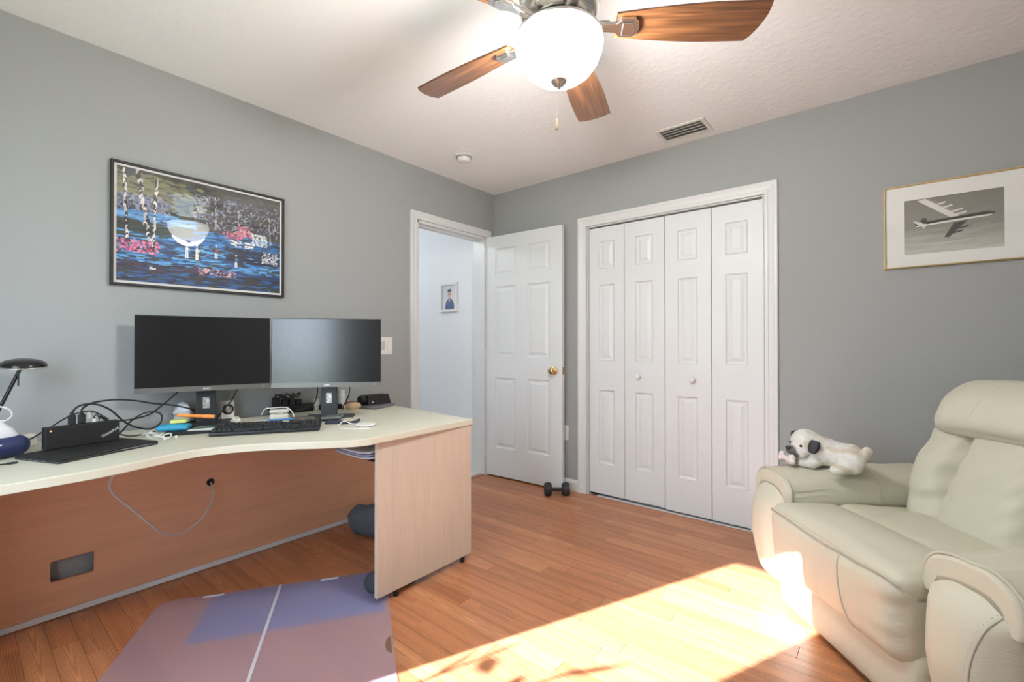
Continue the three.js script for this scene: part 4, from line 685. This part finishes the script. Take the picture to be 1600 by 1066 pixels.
// power strip with a tangle of black plugs by the wall
{
  const s = thing('power_strip', 'black power strip crowded with plugs against the wall', 'power strip', [0.045, DESK_Y, 1.80], Math.PI / 2);
  mesh('strip_body', rbox(0.24, 0.045, 0.05, 0.006, 0, 0.0228, 0), black, s);
  for (const [x, w, h] of [[-0.085, 0.035, 0.05], [-0.04, 0.03, 0.035], [0.0, 0.028, 0.04], [0.038, 0.03, 0.03]]) mesh('plug', rbox(w, h, 0.034, 0.006, x, 0.045 + h / 2, 0), rubberCable, s);
  const knot = []; for (let i = 0; i < 60; i++) { const t = i / 59; knot.push([-0.10 + 0.13 * t + 0.018 * Math.sin(t * 29), 0.098 + 0.014 * Math.cos(t * 34), 0.018 + 0.012 * Math.sin(t * 41)]); }
  mesh('coiled_cord', tube(knot, 0.0042, 7, 240), rubberCable, s);
  one('charger_plug', merge([rbox(0.03, 0.05, 0.03, 0.005, 0, 0.0252, 0), rbox(0.02, 0.02, 0.02, 0.004, 0, 0.058, 0)]), whitePlastic, 'white charger beside the black power strip', 'charger', [0.05, DESK_Y, 1.655], 0.3);
  one('charger_plug', merge([rbox(0.028, 0.085, 0.03, 0.005, 0, 0.0427, 0), rbox(0.02, 0.03, 0.022, 0.004, 0, 0.096, 0)]), whitePlastic, 'tall white plug behind the window mirroring monitor', 'charger', [0.075, DESK_Y, 1.50], 0.3);
  one('hard_drive', rbox(0.09, 0.03, 0.12, 0.005, 0, 0.0152, 0), black, 'low black drive box behind the window mirroring monitor', 'drive', [0.075, DESK_Y, 1.585], 0.05);
  one('computer_mouse', cushion(0.058, 0.032, 0.09, { r: 0.016, puff: [0, 0.008, 0], seg: [16, 8, 18], warp: (q) => { q.y += 0.0165; } }), M([0.58, 0.42, 0.25], 0.4), 'tan rounded mouse between monitor and black speaker', 'mouse', [0.175, DESK_Y, 1.487], 0.2);
  one('wallet', rbox(0.05, 0.03, 0.09, 0.006, 0, 0.0152, 0), M([0.10, 0.018, 0.014], 0.6), 'dark red wallet behind the tan mouse', 'wallet', [0.075, DESK_Y, 1.44], 0.1);
}
{
  const b = thing('speaker_box', 'wedge shaped black box near the desk corner', 'speaker', [0.155, DESK_Y + 0.0135, 1.318], Math.PI / 2);
  mesh('case', skin([[[-0.085, 0, -0.05], [-0.085, 0, 0.05], [-0.075, 0.058, 0.035], [-0.075, 0.058, -0.045]], [[0.085, 0, -0.05], [0.085, 0, 0.05], [0.075, 0.058, 0.035], [0.075, 0.058, -0.045]]]), blackMatte, b);
  mesh('end_cap', new THREE.CylinderGeometry(0.028, 0.03, 0.03, 20).rotateZ(Math.PI / 2).translate(-0.098, 0.031, 0), black, b);
  mesh('badge', cyl(0.005, 0.005, 0.0015, 0, 0, 0, 16).rotateX(Math.PI / 2 - 0.25).translate(-0.05, 0.018, 0.0462), M([0.8, 0.8, 0.8], 0.3), b);
  for (const [i, [dx, dz, a, col, label]] of [[0.02, 0.02, 0.3, [0.12, 0.11, 0.12], 'dark booklet at the bottom of the pile near the desk corner'], [0.0, 0.0, 0.12, [0.30, 0.28, 0.29], 'grey booklet in the middle of the pile near the desk corner'], [-0.01, -0.01, 0.2, [0.18, 0.16, 0.18], 'charcoal booklet directly under the black speaker box']].entries())
    one('booklet', rbox(0.13, 0.004, 0.19, 0.0008, 0, 0.0021, 0, 1), M(col, 0.5), label, 'booklet', [0.20 + dx, DESK_Y + 0.0003 + i * 0.0043, 1.335 + dz], a, 'booklets near the desk corner');
  for (const [x, z, r] of [[0.315, 1.262, 0.009], [0.32, 1.245, 0.006]]) one('coin', cyl(r, r, 0.0016, 0, 0.001, 0, 20), nickel, r > 0.008 ? 'larger coin lying at the corner of the desk' : 'smaller coin lying at the corner of the desk', 'coin', [x, DESK_Y, z]);
}
// calculator, cards, pad and charging puck right of the keyboard
{
  const c = thing('calculator', 'small grey calculator resting on the monitor base', 'calculator', [0.49, DESK_Y + 0.0135, 1.80], 49 * Math.PI / 180);
  mesh('case', rbox(0.095, 0.012, 0.07, 0.003, 0, 0.0062, 0), M([0.16, 0.18, 0.17], 0.5), c);
  const kg = rbox(0.012, 0.003, 0.009, 0.001, 0, 0, 0, 1), km = M([0.04, 0.045, 0.05], 0.5);
  for (let i = 0; i < 5; i++) for (let j = 0; j < 3; j++) mesh('key', kg, km, c).position.set(-0.034 + i * 0.017, 0.0132, -0.006 + j * 0.0135);
  mesh('display', box(-0.04, 0.04, 0.0122, 0.013, -0.030, -0.016), M([0.35, 0.40, 0.36], 0.2), c);
  one('notebook', rbox(0.15, 0.012, 0.10, 0.003, 0, 0.0062, 0), M([0.03, 0.035, 0.06], 0.5), 'dark blue notebook beneath the cards beside the keyboard', 'notebook', [0.580, DESK_Y, 1.795], 46 * Math.PI / 180);
  const y = DESK_Y + 0.0128;
  for (const [x, z, a, col, label] of [[0.585, 1.752, 0.5, [0.62, 0.62, 0.60], 'white card lying on the dark blue notebook'], [0.56, 1.76, 1.2, [0.16, 0.16, 0.18], 'dark card half under the white card'], [0.615, 1.785, 0.2, [0.66, 0.62, 0.46], 'cream card on the front of the dark blue notebook']])
    one('card', rbox(0.07, 0.0016, 0.045, 0.0006, 0, 0.0009, 0, 1), M(col, 0.4), label, 'card', [x, y + (label[0] === 'd' ? 0 : 0.0018), z], a, 'cards on the notebook');
  one('eyeglass_case', cushion(0.12, 0.03, 0.045, { r: 0.014, puff: [0, 0.004, 0], seg: [14, 6, 8], warp: (q) => { q.y += 0.0155; } }), M([0.10, 0.085, 0.07], 0.5), 'dark slim case between mouse pad and calculator', 'case', [0.452, DESK_Y + 0.0026, 1.935], 57 * Math.PI / 180);
  const w = thing('wireless_charger', 'round white charging puck with white cable', 'charger', [0.748, DESK_Y, 1.772], 0);
  mesh('puck', lathe([[0, 0], [0.034, 0], [0.044, 0.004], [0.046, 0.008], [0.042, 0.011], [0, 0.0115]].map((p) => p), 48), M([0.80, 0.80, 0.78], 0.35), w);
  mesh('cord', tube([[-0.045, 0.005, 0.005], [-0.09, 0.004, 0.025], [-0.105, 0.0175, 0.05], [-0.06, 0.003, 0.11], [0.03, 0.003, 0.10], [0.07, 0.003, 0.06], [0.08, 0.003, 0.045]], 0.0023, 8, 80), whiteCable, w);
  mesh('plug', rbox(0.008, 0.005, 0.014, 0.0015, 0.081, 0.0034, 0.036), whitePlastic, w);
}
// papers on a small shelf under the desk, by the end panel
{
  const dk = scene.getObjectByName('desk'), bm = black;
  mesh('under_shelf', merge([box(-0.17, 0.16, 0, 0.003, -0.13, 0.12), box(-0.17, -0.167, 0.003, 0.1035, -0.13, 0.12), box(0.157, 0.16, 0.003, 0.1035, -0.13, 0.12)]).translate(0.3, 0.60, -0.47), bm, dk);
  for (const [i, [c, label]] of [[[0.60, 0.62, 0.66], 'white paper bundle curling at the bottom of the under desk shelf'], [[0.30, 0.34, 0.46], 'blue grey folder in the middle of the under desk shelf'], [[0.66, 0.67, 0.70], 'white paper bundle on top of the under desk shelf']].entries())
    one('paper_bundle', cushion(0.30, 0.011, 0.25, { r: 0.004, seg: [22, 2, 14], warp: (q) => { q.y += 0.0062 + 0.9 * Math.max(0, Math.abs(q.x + 0.02) - 0.05) ** 2; } }), M(c, 0.7), label, 'papers', [0.795, 0.6035 + i * 0.0135, 1.745 + i * 0.008]);
}

// ---------------------------------------------------------------- pug figurine on the arm of the recliner
{
  const dog = thing('dog_figurine', 'cream pug dog figurine lying on the recliner arm', 'figurine', [2.475, 0.566, 0.535], Math.PI - 0.30);
  const cap = (p, a, b, ra, rb) => { const pa = p.clone().sub(a), ba = b.clone().sub(a), h = clamp(pa.dot(ba) / ba.dot(ba), 0, 1); return pa.sub(ba.multiplyScalar(h)).length() - lerp(ra, rb, h); };
  const ell = (p, c, rx, ry, rz) => { const q = p.clone().sub(c); const k = Math.hypot(q.x / rx, q.y / ry, q.z / rz); return (k - 1) * Math.min(rx, ry, rz); };
  const smin = (a, b, k) => { const h = clamp(0.5 + 0.5 * (b - a) / k, 0, 1); return lerp(b, a, h) - k * h * (1 - h); };
  const HD = V(0.066, 0.106, -0.040), MZ = V(0.094, 0.074, -0.098);
  const sdf = (p) => {
    let d = cap(p, V(-0.090, 0.062, 0.01), V(0.02, 0.066, 0.0), 0.058, 0.055);
    d = smin(d, ell(p, V(-0.108, 0.052, -0.032), 0.054, 0.054, 0.040), 0.018);
    d = smin(d, cap(p, V(-0.10, 0.028, -0.062), V(-0.074, 0.020, -0.092), 0.028, 0.021), 0.010);
    d = smin(d, cap(p, V(0.01, 0.045, -0.036), V(0.030, 0.022, -0.066), 0.032, 0.023), 0.014);
    d = smin(d, cap(p, V(0.030, 0.022, -0.066), V(0.120, 0.016, -0.082), 0.022, 0.016), 0.010);
    d = smin(d, cap(p, V(0.04, 0.035, 0.03), V(0.15, 0.016, -0.01), 0.026, 0.016), 0.012);
    d = smin(d, cap(p, V(0.0, 0.078, -0.005), HD, 0.055, 0.055), 0.02);
    d = smin(d, ell(p, HD, 0.062, 0.060, 0.060), 0.014);
    d = smin(d, ell(p, MZ, 0.030, 0.023, 0.026), 0.012);
    d = smin(d, ell(p, V(0.074, 0.066, -0.086), 0.038, 0.026, 0.026), 0.012);
    d = smin(d, cap(p, V(-0.146, 0.078, 0.0), V(-0.160, 0.104, -0.01), 0.021, 0.019), 0.012);
    return Math.max(d, -p.y);
  };
  const N = 76, S = 0.21, mc = new MarchingCubes(N, new THREE.MeshStandardMaterial(), false, false, 120000), O = V(-0.01, 0.08, 0), q = V();
  for (let k = 0; k < N; k++) for (let j = 0; j < N; j++) for (let i = 0; i < N; i++) { const hh = N / 2; q.set((i - hh) / hh * S, (j - hh) / hh * S, (k - hh) / hh * S).add(O); mc.field[i + j * N + k * N * N] = -sdf(q); }
  mc.isolation = 0; mc.update();
  let g = new THREE.BufferGeometry(); g.setAttribute('position', new THREE.BufferAttribute(mc.positionArray.slice(0, mc.count * 3).map((v, i) => v * S + [O.x, O.y, O.z][i % 3]), 3));
  g = mergeVertices(g, 1e-5); g.computeVertexNormals();
  const p = g.attributes.position, col = new Float32Array(p.count * 3);
  for (let i = 0; i < p.count; i++) {
    q.fromBufferAttribute(p, i);
    const n = vnoise(q.x * 90, q.y * 90 + q.z * 60), n2 = vnoise(q.x * 26 + 5, q.y * 26 + q.z * 31);
    let c = [0.60 + 0.14 * n, 0.585 + 0.14 * n, 0.535 + 0.14 * n];
    const tan = step(0.52, 0.8, n2) * 0.5 * (q.x < 0.05 ? 1 : 0.3), T = [0.46, 0.34, 0.20]; c = c.map((v, k) => lerp(v, T[k], tan));
    const mask = Math.max(step(0.038, 0.028, q.distanceTo(V(0.102, 0.066, -0.114))), step(0.022, 0.014, q.distanceTo(V(0.080, 0.054, -0.112))));
    c = c.map((v, k) => lerp(v, [0.03, 0.03, 0.034][k], mask * (0.8 + 0.2 * n)));
    col.set(c, i * 3);
  }
  g.setAttribute('color', new THREE.BufferAttribute(col, 3));
  mesh('body', g, M([1, 1, 1], 0.55, { vertexColors: true }), dog);
  const dark = M([0.018, 0.018, 0.022], 0.55);
  const ear = () => cushion(0.036, 0.046, 0.010, { r: 0.005, puff: [0, 0, 0.003], seg: [10, 12, 4], warp: (v, s) => { v.x *= 0.55 + 0.45 * (1 - Math.abs(s.y) ** 1.5) + 0.25 * Math.max(0, s.y); } });
  const e1 = mesh('ear', ear(), dark, dog); e1.position.set(0.012, 0.100, -0.088); e1.rotation.set(0.10, 0.12, 0.22); e1.scale.set(1.25, 1.3, 1.2);
  const e2 = mesh('ear', ear(), dark, dog); e2.position.set(0.122, 0.124, -0.022); e2.rotation.set(0.2, 1.2, -0.25); e2.scale.setScalar(1.1);
  mesh('nose', sph(0.010, 0, 0, 0, 16).scale(1.25, 0.85, 0.9).translate(0.104, 0.086, -0.122), M([0.01, 0.01, 0.011], 0.25), dog);
  for (const v of [[0.060, 0.098, -0.099], [0.114, 0.104, -0.079]]) mesh('eye', sph(0.0066, ...v, 14), M([0.01, 0.01, 0.01], 0.12), dog);
  mesh('bone', merge([cap2([0.092, 0.032, -0.122], [0.142, 0.036, -0.098], 0.011), sph(0.0145, 0.086, 0.026, -0.126, 16), sph(0.0145, 0.088, 0.042, -0.120, 16), sph(0.0145, 0.148, 0.030, -0.097, 16), sph(0.0145, 0.144, 0.046, -0.093, 16)]), M([0.74, 0.66, 0.63], 0.5), dog);
}
function cap2(a, b, r) { return tube([a, a.map((v, i) => (v + b[i]) / 2), b], r, 14, 8); }
renderer.render(scene, camera);
